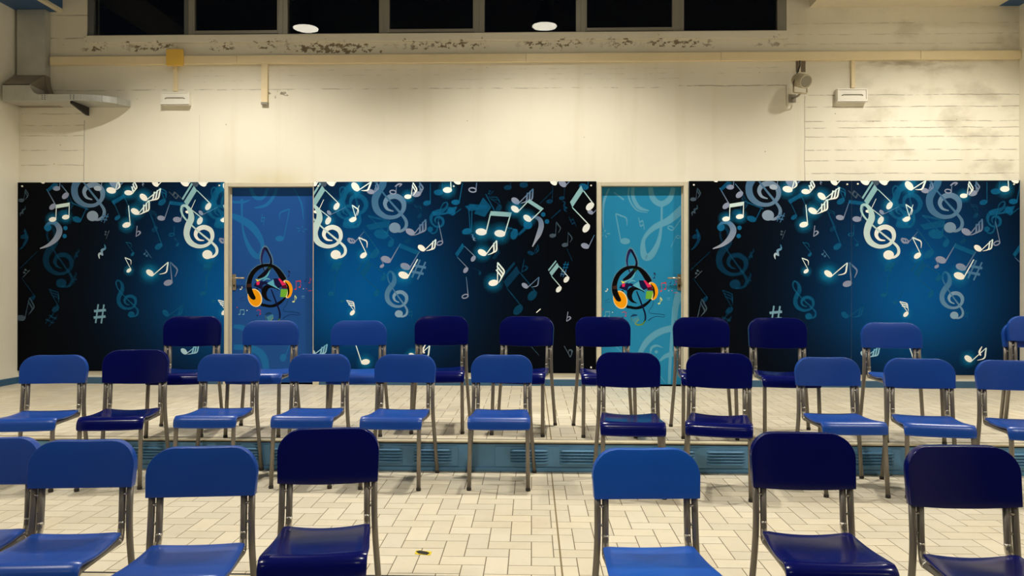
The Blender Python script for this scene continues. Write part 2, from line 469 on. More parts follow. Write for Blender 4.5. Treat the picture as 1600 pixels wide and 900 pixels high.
# ------------------------------------------------------------------ windows
GY = D + .035
edges = [(137, 146), (287, 301), (434.5, 449), (592, 606), (741, 757), (900, 915), (1053, 1069), (1215, 1229)]
zw0 = zs
for k in range(7):
    a0, a1 = edges[k]; b0, b1 = edges[k + 1]
    xa = ax((a0 + a1) / 2 if k else a0, D, 30); xb = ax((b0 + b1) / 2 if k < 6 else b1, D, 30)
    xi, xo = ax(a1, D, 30), ax(b0, D, 30)
    w = sempty('window_%d' % (k + 1), ((xa + xb) / 2, GY, zw0))
    sash = k in (1, 3, 5)
    fw0 = xi - xa; fw1 = xb - xo
    mb = MB()
    mb.box(xa, xi, GY - .03, GY + .05, zw0, wtop); mb.box(xo, xb, GY - .03, GY + .05, zw0, wtop)
    mb.box(xi, xo, GY - .02, GY + .05, zw0, zw0 + .02); mb.box(xi, xo, GY - .02, GY + .05, wtop - .05, wtop)
    mb.build('window_frame', M['frame_dark'] if k in (0,) else M['frame'], w, bevel=.003)
    si = .012 if sash else .0
    if sash:
        mb = MB(); t = .035
        mb.box(xi, xi + t * .4, GY - .028, GY + .03, zw0 + .02, wtop - .05); mb.box(xo - t * .4, xo, GY - .028, GY + .03, zw0 + .02, wtop - .05)
        mb.box(xi + t * .4, xo - t * .4, GY - .028, GY + .03, zw0 + .02, zw0 + .02 + t); mb.box(xi + t * .4, xo - t * .4, GY - .028, GY + .03, wtop - .05 - t, wtop - .05)
        mb.build('sash', M['frame'], w, bevel=.003)
    mb = MB(); mb.v = [(xi, GY, zw0 + .02), (xo, GY, zw0 + .02), (xo, GY, wtop - .05), (xi, GY, wtop - .05)]; mb.face([0, 1, 2, 3])
    mb.build('pane', M['glass'], w, fix=False)

# ------------------------------------------------------------------ printed artwork helpers (photo pixels on a plane -> metres)
def cat(pts, n=6):
    """Catmull-Rom through (x, y, w)"""
    P = [pts[0]] + list(pts) + [pts[-1]]; out = []
    for i in range(1, len(P) - 2):
        for k in range(n):
            t = k / n; r = []
            for c in range(3):
                p0, p1, p2, p3 = P[i - 1][c], P[i][c], P[i + 1][c], P[i + 2][c]
                r.append(.5 * (2 * p1 + (p2 - p0) * t + (2 * p0 - 5 * p1 + 4 * p2 - p3) * t * t + (3 * p1 - p0 - 3 * p2 + p3) * t ** 3))
            out.append(tuple(r))
    out.append(pts[-1])
    return out
class Art:
    """collects coloured shapes; fx maps a drawing coordinate to a photo pixel"""
    def __init__(s, plane, fx, dx=0.): s.P = plane; s.fx = fx; s.dx = dx; s.shapes = []; s.mw = .9 if fx is idp else 3.2
    def m(s, x, y):
        px, py = s.fx(x, y); X, Z = at(px, py, s.P); return X + s.dx, Z
    def poly(s, pts, cols):
        if not isinstance(cols, list): cols = [cols] * len(pts)
        s.shapes.append([([s.m(*p) for p in pts], cols)])
    def stroke(s, pts, col, col2=None, n=6, join=False):
        q = cat(pts, n) if len(pts) > 2 else list(pts); L = []; R_ = []
        for i, (x, y, w) in enumerate(q):
            a = q[max(i - 1, 0)]; b = q[min(i + 1, len(q) - 1)]
            dx, dy = b[0] - a[0], b[1] - a[1]; d = math.hypot(dx, dy) or 1
            nx, ny = -dy / d * w / 2, dx / d * w / 2
            L.append((x + nx, y + ny)); R_.append((x - nx, y - ny))
        sh = []; N = len(q) - 1
        for i in range(N):
            def cc(k):
                if col2 is None: return col
                t = k / N; return tuple(col[c] * (1 - t) + col2[c] * t for c in range(4))
            sh.append(([s.m(*p) for p in (L[i], L[i + 1], R_[i + 1], R_[i])], [cc(i), cc(i + 1), cc(i + 1), cc(i)]))
        s.shapes.append(sh)
    def ell(s, cx, cy, rx, ry, ang, col, n=20):
        c, d = math.cos(ang), math.sin(ang)
        s.poly([(cx + rx * math.cos(t) * c - ry * math.sin(t) * d, cy + rx * math.cos(t) * d + ry * math.sin(t) * c) for t in [2 * PI * k / n for k in range(n)]], col)
    def ring(s, cx, cy, rx, ry, ang, w, col, n=20):
        c, d = math.cos(ang), math.sin(ang)
        s.stroke([(cx + rx * math.cos(t) * c - ry * math.sin(t) * d, cy + rx * math.cos(t) * d + ry * math.sin(t) * c, w) for t in [2 * PI * k / n for k in range(n + 1)]], col, n=1)
    def glow(s, cx, cy, r, col, a):
        n = 20; sh = []
        rings = [(0, a), (.35, a * .62), (.65, a * .22), (1, 0)]
        for (r0, a0), (r1, a1) in zip(rings, rings[1:]):
            for k in range(n):
                t0, t1 = 2 * PI * k / n, 2 * PI * (k + 1) / n
                p = [(cx + r * r0 * math.cos(t0), cy + r * r0 * math.sin(t0)), (cx + r * r1 * math.cos(t0), cy + r * r1 * math.sin(t0)),
                     (cx + r * r1 * math.cos(t1), cy + r * r1 * math.sin(t1)), (cx + r * r0 * math.cos(t1), cy + r * r0 * math.sin(t1))]
                cl = [(*col, a0), (*col, a1), (*col, a1), (*col, a0)]
                if r0 == 0: p = p[:3]; cl = cl[:3]
                sh.append(([s.m(*q) for q in p], cl))
        s.shapes.append(sh)
    # ---- musical signs
    def note(s, hx, hy, tx, ty, r, st, flags=0, side=1, open_=False, fl=1, glow=False, stem=True):
        c1, c2 = st
        ux, uy = tx - hx, ty - hy; L = math.hypot(ux, uy); ux /= L; uy /= L
        rx_, ry_ = -uy * side, ux * side
        if glow: s.glow(hx, hy, r * 2.3, GLOW, .45)
        ang = math.atan2(ry_, rx_) - side * .38
        if open_: s.ring(hx, hy, r * .85, r * .5, ang, r * .3, c1)
        else: s.ell(hx, hy, r, r * .64, ang, c1)
        bx_, by_ = hx + rx_ * r * .88, hy + ry_ * r * .88
        w = max(r * .2, s.mw)
        if stem: s.stroke([(bx_, by_, w), (tx, ty, w)], c1, c2)
        sx, sy = -uy * fl, ux * fl
        fl_len = min(L * .75, r * 3.2)
        for k in range(flags):
            o = k * r * .75; ax_, ay_ = tx - ux * o, ty - uy * o; l = fl_len * (1 - .1 * k)
            s.stroke([(ax_, ay_, w * 1.3), (ax_ - ux * l * .2 + sx * l * .24, ay_ - uy * l * .2 + sy * l * .24, w * 1.7),
                      (ax_ - ux * l * .5 + sx * l * .54, ay_ - uy * l * .5 + sy * l * .54, w * 1.5),
                      (ax_ - ux * l * .98 + sx * l * .42, ay_ - uy * l * .98 + sy * l * .42, w * .4)], c2, c1)
    def beam(s, h1, h2, t1, t2, r, st, th, double=False, glow=False, beamcol=None):
        c1, c2 = st; bc = beamcol or c2
        for (hx, hy), (tx, ty) in ((h1, t1), (h2, t2)): s.note(hx, hy, tx, ty, r, st, glow=glow)
        ux, uy = h1[0] - t1[0], h1[1] - t1[1]; L = math.hypot(ux, uy); ux /= L; uy /= L
        s.poly([t1, t2, (t2[0] + ux * th, t2[1] + uy * th), (t1[0] + ux * th, t1[1] + uy * th)], bc)
        if double:
            o = th * 1.35; w = th * .35
            s.poly([(t1[0] + ux * o, t1[1] + uy * o), (t2[0] + ux * o, t2[1] + uy * o), (t2[0] + ux * (o + w), t2[1] + uy * (o + w)), (t1[0] + ux * (o + w), t1[1] + uy * (o + w))], bc)
    CLEF = [(1248, 414, 5), (1214, 408, 14), (1196, 380, 21), (1210, 347, 27), (1250, 333, 29), (1289, 353, 28), (1298, 397, 22), (1270, 438, 19), (1215, 450, 24),
            (1163, 425, 34), (1141, 376, 36), (1150, 325, 40), (1169, 280, 38), (1163, 236, 28), (1140, 205, 18), (1115, 203, 15), (1107, 230, 13), (1123, 268, 11), (1168, 317, 9),
            (1230, 372, 10), (1288, 420, 13), (1322, 455, 17), (1325, 490, 17), (1302, 513, 14), (1275, 516, 10)]
    def clef(s, spiral, blob, c_top, c_bot):
        a0, b0 = complex(1247, 385), complex(1268, 500); a1, b1 = complex(*spiral), complex(*blob)
        k = (b1 - a1) / (b0 - a0)
        pts = []
        for x, y, w in s.CLEF:
            z = a1 + (complex(x, y) - a0) * k; pts.append((z.real, z.imag, w * abs(k)))
        s.stroke(pts[:17], c_bot, c_top); s.stroke(pts[16:], c_top, c_bot)
        s.ell(b1.real, b1.imag, 31 * abs(k), 28 * abs(k), 0, c_bot)
    def sharp(s, cx, cy, h, ang, col):
        c, d = math.cos(ang), math.sin(ang)
        def P(x, y): return (cx + h * (x * c - y * d), cy + h * (x * d + y * c))
        for x in (-.15, .15): a, b = P(x + .04, -.5), P(x - .04, .5); s.stroke([(*a, h * .08), (*b, h * .08)], col)
        for y in (-.17, .17): a, b = P(-.31, y + .05), P(.31, y - .05); s.stroke([(*a, h * .13), (*b, h * .13)], col)
    def flat(s, cx, cy, h, ang, col):
        c, d = math.cos(ang), math.sin(ang)
        def P(x, y, w): return (cx + h * (x * c - y * d), cy + h * (x * d + y * c), w * h)
        s.stroke([P(-.15, -.5, .07), P(-.15, .5, .07)], col)
        s.stroke([P(-.15, .12, .05), P(.05, -.02, .1), P(.2, .1, .14), (P(.08, .3, .1)), P(-.15, .5, .05)], col)
    def natural(s, cx, cy, h, ang, col):
        c, d = math.cos(ang), math.sin(ang)
        def P(x, y, w): return (cx + h * (x * c - y * d), cy + h * (x * d + y * c), w * h)
        s.stroke([P(-.13, -.5, .06), P(-.13, .22, .06)], col); s.stroke([P(.13, -.22, .06), P(.13, .5, .06)], col)
        s.stroke([P(-.13, -.12, .11), P(.13, -.2, .11)], col); s.stroke([P(-.13, .2, .11), P(.13, .12, .11)], col)
    def rest(s, cx, cy, h, ang, col, col2):
        c, d = math.cos(ang), math.sin(ang)
        def P(x, y, w): return (cx + h * (x * c - y * d), cy + h * (x * d + y * c), w * h)
        s.stroke([P(-.08, -.5, .04), P(.08, -.28, .12), P(-.06, -.05, .16), P(.14, .2, .06), P(-.06, .16, .14), P(-.1, .3, .12), P(.04, .5, .03)], col2, col)
    def rest8(s, cx, cy, h, ang, col):
        c, d = math.cos(ang), math.sin(ang)
        def P(x, y): return (cx + h * (x * c - y * d), cy + h * (x * d + y * c))
        a, b = P(.2, -.5), P(-.08, .5); s.stroke([(*a, h * .06), (*b, h * .06)], col)
        for y in (-.3, .0):
            e = P(-.2, y); s.ell(*e, h * .11, h * .11, 0, col); q = P(.13 - (y + .3) * .3, y); s.stroke([(*e, h * .05), (*q, h * .05)], col)
    def bass(s, blob, r, arc, dots, dr, col, col2):
        s.ell(*blob, r, r, 0, col2); s.stroke(arc, col2, col)
        for d_ in dots: s.ell(*d_, dr, dr, 0, col2)
def rgba(c, a=1.): return (*lin(c), a)
GLOW = lin((20, 170, 235))
WH = (rgba((252, 250, 244)), rgba((214, 240, 244)))
SI = (rgba((232, 236, 236)), rgba((150, 205, 214), .92))
SIB = rgba((140, 186, 196), .95)
GR = (rgba((150, 160, 190), .85), rgba((70, 120, 165), .75))
TE = (rgba((16, 112, 168), .52), rgba((14, 106, 160), .44))
DT = (rgba((14, 96, 146), .26), rgba((14, 92, 140), .2))
DG = (rgba((90, 110, 130), .55), rgba((60, 90, 115), .5))

K = 1565 / 400
PY = D - .020                                    # front of the printed panels
idp = lambda x, y: (x, y)
c5 = lambda x, y: (x / K, 270 + y / K)
c6 = lambda x, y: (340 + x / K, 270 + y / K)
c7 = lambda x, y: (700 + x / K, 270 + y / K)
c9 = lambda x, y: (1320 + x / 3.914, 270 + y / 3.914)
offM = ax(541.9, PY) - ax(341.2, PY)
offR = (ax(1145, PY) - ax(93.5, PY) + ax(1375.5, PY) - ax(310.6, PY)) / 2
def master():
    A = Art(PY, c5); B = Art(PY, c6, -offM); E = Art(PY, c7, -offM); R_ = Art(PY, c9, -offR); Q = Art(PY, idp); QM = Art(PY, idp, -offM)
    order = []
    def do(fn):
        n = [len(q.shapes) for q in (A, B, E, R_, Q, QM)]; fn()
        for q, k in zip((A, B, E, R_, Q, QM), n): order.extend(q.shapes[k:])
    def faint():
        # dim layer
        A.clef((385, 555), (375, 675), DT[1], DT[0]); A.clef((795, 788), (803, 866), TE[1], TE[0])
        A.note(970, 450, 920, 255, 26, TE, 0); A.note(945, 345, 905, 225, 22, DT, 2); A.note(718, 275, 688, 165, 20, TE)
        A.stroke([(688, 185, 24), (765, 138, 24)], TE[0]); A.stroke([(758, 140, 5), (785, 205, 5)], TE[1])
        A.note(470, 285, 530, 215, 28, TE); A.stroke([(430, 180, 8), (540, 225, 8)], TE[1]); A.note(380, 245, 420, 140, 28, DT, 2)
        A.note(340, 832, 300, 710, 26, DT, 3); A.note(200, 765, 130, 640, 20, DT); A.note(810, 498, 768, 425, 14, TE, 1)
        A.note(1240, 738, 1268, 625, 20, TE); A.stroke([(1268, 630, 6), (1304, 545, 6)], TE[1]); A.poly([(1242, 580), (1252, 550), (1305, 545), (1295, 585)], TE[1])
        A.note(1013, 858, 1122, 806, 25, TE, 2); A.note(1050, 378, 1065, 320, 18, TE, open_=True); A.note(1085, 440, 1065, 395, 12, TE)
        A.rest(470, 497, 75, .3, DT[0], DT[1]); A.rest(460, 640, 70, .1, DT[0], DT[1]); A.rest(140, 235, 70, .5, DG[0], DG[1]); A.rest(875, 62, 40, 0, GR[0], GR[1])
        A.note(145, 390, 150, 340, 22, DT); A.stroke([(150, 350, 14), (165, 400, 20), (140, 450, 12), (118, 470, 4)], DT[0]); A.rest8(158, 615, 60, .5, DG[0])
        A.note(130, 168, 155, 100, 18, DG, 2); A.note(128, 888, 180, 762, 28, DG, 2); A.sharp(315, 500 + 395, 90, .6, DT[1])
        A.stroke([(115, 590, 5), (230, 480, 5)], DT[1]); A.note(990, 180, 970, 90, 26, TE, 2)
        A.natural(1073, 138, 90, -.8, DG[0]); A.rest8(905, 498, 60, -.9, GR[1]); A.rest8(655, 378, 55, .1, DG[0])
        A.clef((1345, 240), (1330, 320), TE[1], TE[0]); A.note(1400, 120, 1350, 60, 26, TE)
        B.clef((855, 195), (800, 300), TE[1], TE[0]); B.note(1000, 375, 1050, 290, 45, TE); B.note(1060, 430, 920, 260, 26, TE); B.stroke([(920, 265, 14), (1030, 290, 10)], TE[1])
        B.poly([(905, 320), (930, 350), (1060, 330), (1040, 290)], TE[1]); B.note(960, 495, 890, 345, 34, TE, 0)
        B.note(695, 740, 715, 630, 20, TE); B.poly([(690, 600), (715, 545), (760, 545), (735, 600)], TE[1])
        B.beam((1015, 640), (972, 735), (945, 560), (895, 640), 24, TE, -38, True)
        B.note(1280, 185, 1300, 65, 24, TE); B.note(1350, 120, 1375, 60, 28, TE); B.note(1455, 180, 1495, 75, 26, TE); B.clef((1350, 300), (1300, 345), TE[1], TE[0])
        B.poly([(1310, 235), (1320, 265), (1450, 245), (1465, 205), (1420, 215), (1390, 245)], TE[0])
        B.note(1235, 265, 1200, 195, 18, DT, 2); B.note(1160, 420, 1155, 380, 20, DT); B.note(1525, 358, 1555, 230, 30, TE); B.poly([(1510, 205), (1565, 190), (1600, 225), (1540, 235)], TE[1])
        B.natural(1180, 860, 70, .1, TE[1]); B.note(760, 785, 808, 712, 14, TE); B.note(640, 60, 700, 30, 30, DG)
        E.note(45, 180, 90, 60, 25, TE); E.note(20, 235, 80, 220, 30, TE); E.note(112, 358, 125, 200, 28, TE); E.stroke([(130, 205, 30), (240, 210, 22)], TE[1])
        E.poly([(160, 250), (215, 150), (265, 210), (225, 270)], TE[1]); E.stroke([(230, 130, 6), (300, 260, 6)], TE[1]); E.note(310, 220, 250, 150, 26, DT, 2)
        E.note(405, 375, 350, 330, 34, TE); E.stroke([(430, 380, 14), (480, 330, 18), (520, 262, 14)], TE[1]); E.note(365, 90, 380, 40, 24, DT); E.rest8(258, 130, 50, .4, DT[0]); E.note(462, 75, 480, 30, 26, DT)
        E.note(620, 175, 640, 70, 20, DT); E.stroke([(560, 190, 5), (640, 110, 5)], DT[1]); E.note(695, 155, 712, 90, 18, DT); E.rest(715, 205, 75, -.3, DT[0], DT[0]); E.natural(762, 298, 70, -.4, DT[0])
        E.beam((515, 750), (428, 838), (440, 610), (360, 705), 36, (rgba((8, 66, 100), .75), rgba((8, 58, 92), .75)), -45, True)
        E.note(505, 490, 550, 440, 20, DT, 2); E.flat(470, 570, 80, .2, DT[0]); E.sharp(720, 570, 55, .2, TE[0]); E.stroke([(728, 465, 5), (760, 540, 5)], DT[1]); E.note(195, 615, 150, 580, 12, DT); E.stroke([(270, 525, 5), (310, 470, 5)], DT[1]); E.poly([(270, 520), (310, 470), (320, 490), (285, 530)], DT[1])
        E.stroke([(630, 280, 6), (690, 225, 6)], DT[0]); E.note(830, 85, 860, 40, 30, TE, 0); E.stroke([(330, 420, 6), (390, 330, 6)], DT[1])
        E.flat(738, 880, 60, .15, GR[0]); QM.flat(889, 548, 20, -.5, DG[0]); QM.stroke([(820, 530, 1.2), (842, 555, 1.2)], DG[1])
        Q.note(303, 549, 310, 535, 5, TE, 0)
    def middle():
        A.note(345, 95, 368, 45, 23, GR); A.note(400, 140, 375, 75, 25, GR, side=1); A.note(322, 207, 285, 100, 24, GR, side=1); A.poly([(283, 105), (330, 60), (360, 70), (295, 118)], TE[1])
        A.clef((570, 132), (566, 264), TE[0], rgba((140, 160, 185), .9)); A.note(598, 95, 625, 45, 24, (rgba((170, 185, 205), .95), GR[1]), 0)
        A.sharp(640, 275, 62, .35, GR[1]); A.note(985, 277, 1040, 180, 24, GR); A.note(1083, 286, 1125, 200, 26, GR); A.stroke([(1035, 182, 22), (1138, 196, 22)], TE[0])
        A.bass((292, 335), 22, [(275, 330, 10), (300, 308, 16), (340, 310, 26), (364, 350, 36), (345, 400, 34), (300, 440, 20), (245, 463, 5)], [(400, 338), (395, 387)], 13, rgba((170, 175, 195), .9), rgba((20, 105, 155), .85))
        A.rest(625, 482, 92, .45, rgba((200, 215, 225)), rgba((40, 130, 180), .8)); A.sharp(610, 862, 116, .06, rgba((120, 165, 190), .95)); A.flat(845, 358, 66, .1, GR[0])
        A.note(1028, 672, 1040, 545, 28, GR, 1); A.note(1228, 245, 1330, 210, 17, GR); A.note(1355, 415, 1430, 390, 20, GR, open_=True); A.note(700, 62, 760, 50, 44, GR)
        B.clef((1080, 202), (1083, 336), TE[0], rgba((120, 150, 180), .9)); B.clef((1115, 770), (1108, 862), rgba((20, 110, 165), .8), rgba((140, 175, 205), .9))
        B.note(1178, 362, 1272, 285, 30, GR, 3); B.beam((1030, 530), (1148, 573), (1118, 432), (1235, 480), 32, GR, 28, False, False, TE[0])
        B.sharp(1230, 592, 118, .35, rgba((80, 130, 175), .85)); B.note(1005, 570, 992, 515, 15, GR); B.note(822, 416, 895, 360, 22, GR, open_=True); B.note(935, 115, 975, 60, 24, GR, 2)
        B.note(1072, 118, 1095, 75, 22, GR, open_=True); B.stroke([(1085, 85, 6), (1105, 70, 10), (1125, 70, 8), (1110, 85, 4)], GR[0]); B.note(1358, 430, 1350, 300, 22, GR, open_=True, side=1); B.note(1215, 130, 1235, 60, 28, GR, 2)
        B.beam((1517, 595), (1563, 525), (1465, 515), (1510, 450), 20, GR, -24, False, False, TE[0]); B.note(1513, 755, 1520, 636, 22, GR, open_=True)
        E.note(412, 172, 520, 98, 28, GR, 3); E.bass((488, 318), 27, [(490, 290, 6), (520, 268, 14), (560, 285, 26), (570, 325, 32), (555, 375, 30), (535, 415, 16), (516, 452, 5)], [(582, 255), (605, 298)], 14, rgba((170, 175, 195), .9), rgba((14, 92, 140), .85))
        E.note(640, 384, 662, 300, 20, DG, 1); E.note(715, 441, 734, 364, 20, DG, 1); E.note(838, 447, 895, 380, 26, GR); E.note(470, 690, 556, 638, 22, GR, 1); E.note(150, 105, 175, 60, 26, GR, open_=True)
        E.note(700, 65, 755, 40, 28, GR); E.rest(155, 395, 50, -.5, GR[0], GR[1]); E.sharp(705, 612, 50, .3, GR[1]); E.note(870, 240, 930, 200, 20, GR)
    def bright():
        A.beam((322, 285), (402, 271), (345, 195), (424, 182), 23, WH, 24, False, True, rgba((205, 225, 226)))
        A.note(680, 108, 722, 45, 30, WH, 1, glow=True); A.note(785, 122, 820, 50, 25, WH, 3, glow=True); A.note(878, 150, 982, 96, 28, WH, 3, glow=True); A.note(826, 237, 912, 168, 28, WH, 3, glow=True)
        A.note(774, 319, 786, 200, 26, WH, glow=True); A.note(950, 66, 1000, 40, 24, WH, 0); A.note(1128, 60, 1180, 30, 30, WH, 0); A.note(1235, 55, 1290, 35, 34, WH); A.note(262, 58, 275, 40, 12, WH)
        A.note(788, 597, 763, 518, 17, WH, 1, glow=True); A.glow(917, 612, 85, GLOW, .3); A.note(917, 612, 1028, 546, 27, WH, 1, glow=True)
        A.beam((1273, 206), (1222, 294), (1205, 108), (1145, 205), 25, SI, -34, True, True, SIB); A.note(1147, 240, 1195, 165, 14, WH)
        A.glow(1268, 500, 80, GLOW, .35); A.clef((1247, 385), (1268, 500), rgba((160, 205, 210), .95), rgba((246, 246, 242)))
        A.note(1365, 290, 1410, 200, 18, WH, 0)
        B.note(828, 286, 822, 197, 23, WH, 1, glow=True); B.note(892, 505, 862, 395, 24, WH, 1, glow=True); B.note(843, 86, 940, 55, 32, WH, 1, glow=True); B.note(1163, 146, 1195, 60, 22, WH, 2, glow=True)
        B.note(1405, 105, 1425, 55, 28, WH, 0, glow=True); B.note(1465, 55, 1490, 30, 24, WH); B.note(1247, 460, 1334, 407, 26, WH, 2, glow=False); B.note(1137, 626, 1223, 528, 33, WH, 0, glow=True)
        B.note(824, 856, 788, 780, 19, WH, 3, fl=1, glow=True)
        E.beam((203, 361), (317, 371), (264, 234), (386, 242), 34, SI, 30, False, True, SIB); E.beam((410, 222), (485, 278), (500, 163), (583, 217), 28, SI, 24, False, True, SIB)
        E.note(209, 488, 297, 414, 29, WH, 2, glow=True); E.note(277, 673, 303, 548, 30, WH, 3, glow=True)
        E.beam((868, 205), (845, 338), (828, 110), (760, 212), 30, SI, -36, False, False, SIB); E.beam((724, 652), (677, 712), (680, 573), (633, 632), 22, SI, -26, True, False, SIB)
        E.note(645, 58, 675, 40, 24, WH); E.stroke([(540, 855, 5), (566, 832, 5)], WH[0])
        Q.note(287.5, 549, 311, 537, 6, (rgba((170, 205, 225)), rgba((110, 185, 220))), 3)
        QM.note(571, 565.5, 556, 539, 7, WH, 0, side=-1, glow=True); QM.stroke([(665, 538, 1), (661, 546, 3), (663, 552, 2.5)], WH[0])
        R2 = Art(PY, idp, -offR); R2.note(1513, 560.5, 1541, 543.5, 7, WH, 1, glow=True); order.extend(R2.shapes)
    do(faint); do(middle); do(bright)
    return order
MASTER = master()

def finish_art(name, bg, shapes, shift, x0, x1, z0, z1, yfront, depth, extra=None, parent=None, origin=None, step=.04):
    """one mesh: solid board with printed face (grid coloured by bg) and motifs a hair in front, trimmed to the board"""
    bm = bmesh.new(); lay = bm.verts.layers.float_color.new('ink')
    laid = []                                  # (box, height): a motif lies just above those it overlaps
    for sh in shapes:
        ax_ = [p[0] + shift for pts, _ in sh for p in pts]; az_ = [p[1] for pts, _ in sh for p in pts]
        bb = (min(ax_), max(ax_), min(az_), max(az_))
        if bb[1] < x0 or bb[0] > x1: continue
        h0 = max([h for q, h in laid if q[0] < bb[1] and q[1] > bb[0] and q[2] < bb[3] and q[3] > bb[2]] + [.00015]) + 4e-5
        inc = 2.5e-6 if len(sh) > 20 and len(sh[0][0]) == 4 else 0
        laid.append((bb, h0 + inc * len(sh)))
        for jj, (pts, cols) in enumerate(sh):
            yy = yfront - h0 - inc * jj
            vs = []
            for p, c in zip(pts, cols):
                v = bm.verts.new((p[0] + shift, yy, p[1])); v[lay] = c; vs.append(v)
            try: f = bm.faces.new(vs); f.material_index = 1
            except ValueError: pass
    for co, no in (((x0, 0, 0), (-1, 0, 0)), ((x1, 0, 0), (1, 0, 0)), ((0, 0, z0), (0, 0, -1)), ((0, 0, z1), (0, 0, 1))):
        bmesh.ops.bisect_plane(bm, geom=bm.verts[:] + bm.edges[:] + bm.faces[:], plane_co=co, plane_no=no, clear_outer=True)
    nx = max(2, int((x1 - x0) / step)); nz = max(2, int((z1 - z0) / step)); G = []
    for j in range(nz + 1):
        row = []
        for i in range(nx + 1):
            x = x0 + (x1 - x0) * i / nx; z = z0 + (z1 - z0) * j / nz
            v = bm.verts.new((x, yfront, z)); v[lay] = (*bg(x - shift, z), 1); row.append(v)
        G.append(row)
    for j in range(nz):
        for i in range(nx): bm.faces.new((G[j][i], G[j][i + 1], G[j + 1][i + 1], G[j + 1][i]))
    edge = (0.22, .30, .36, 1)
    b = [bm.verts.new(p) for p in ((x0, yfront + depth, z0), (x1, yfront + depth, z0), (x1, yfront + depth, z1), (x0, yfront + depth, z1))]
    c = [bm.verts.new(p) for p in ((x0, yfront, z0), (x1, yfront, z0), (x1, yfront, z1), (x0, yfront, z1))]
    for v in b + c: v[lay] = edge
    bm.faces.new(b)
    for i in range(4): j = (i + 1) % 4; bm.faces.new((c[i], c[j], b[j], b[i]))
    o0 = Vector(origin) if origin else Vector((0, 0, 0))
    for v in bm.verts: v.co -= o0
    me = bpy.data.meshes.new(name); bm.to_mesh(me); bm.free()
    me.materials.append(M['print']); me.materials.append(M['ink'])
    o = bpy.data.objects.new(name, me); C.objects.link(o)
    if parent: o.parent = parent
    else: o.location = o0
    return o

XC, ZC = ax(363, PY), az(468, PY, 363)
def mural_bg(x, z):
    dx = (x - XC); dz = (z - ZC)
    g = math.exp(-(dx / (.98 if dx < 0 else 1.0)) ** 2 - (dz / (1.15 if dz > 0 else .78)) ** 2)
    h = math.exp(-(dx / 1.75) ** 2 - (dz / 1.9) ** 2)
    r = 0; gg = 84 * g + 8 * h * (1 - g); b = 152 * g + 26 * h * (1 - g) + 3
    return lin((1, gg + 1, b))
mz0, mz1 = az(580, PY, 190), az(283.5, PY, 800)
pans = [(29.5, 350, 0., 'dark blue panel of white music notes between left wall and darker door', 'L'),
        (490, 931.5, offM, 'wide black and blue panel of music notes between the two doors', 'M'),
        (1076.5, 1330, offR, 'near-black panel of music notes right of the pale blue door', 'R'),
        (1330.6, 1592, offR, 'bright blue panel of music notes with big treble clef at right wall', 'R')]
screws = [[(35, 291), (343, 290)], [(497.5, 291), (709, 291), (923.5, 290), (923.5, 574)], [(1084, 289), (1323.5, 288)], [(1340, 287.5), (1584, 288)]]
for (pa, pb, sh, lab, _), sc in zip(pans, screws):
    x0, x1 = ax(pa, PY), ax(pb, PY)
    if pa < 30: x0 = XL + .004
    if pb > 1590: x1 = XR - .004
    loc = ((x0 + x1) / 2, D, mz0)
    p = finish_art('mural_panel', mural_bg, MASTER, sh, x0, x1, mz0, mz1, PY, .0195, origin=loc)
    tag(p, lab, 'wall panel', 'printed music-note panels along the back wall')
    for (sx, sy) in sc:
        X, Z = at(sx, sy, PY)
        mb = MB(); mb.lathe((X, PY - .0015, Z), [(.009, 0), (.009, .005), (.006, .008)], 16, axis=(0, -1, 0))
        mb.build('screw', M['screw'], p, origin=loc)

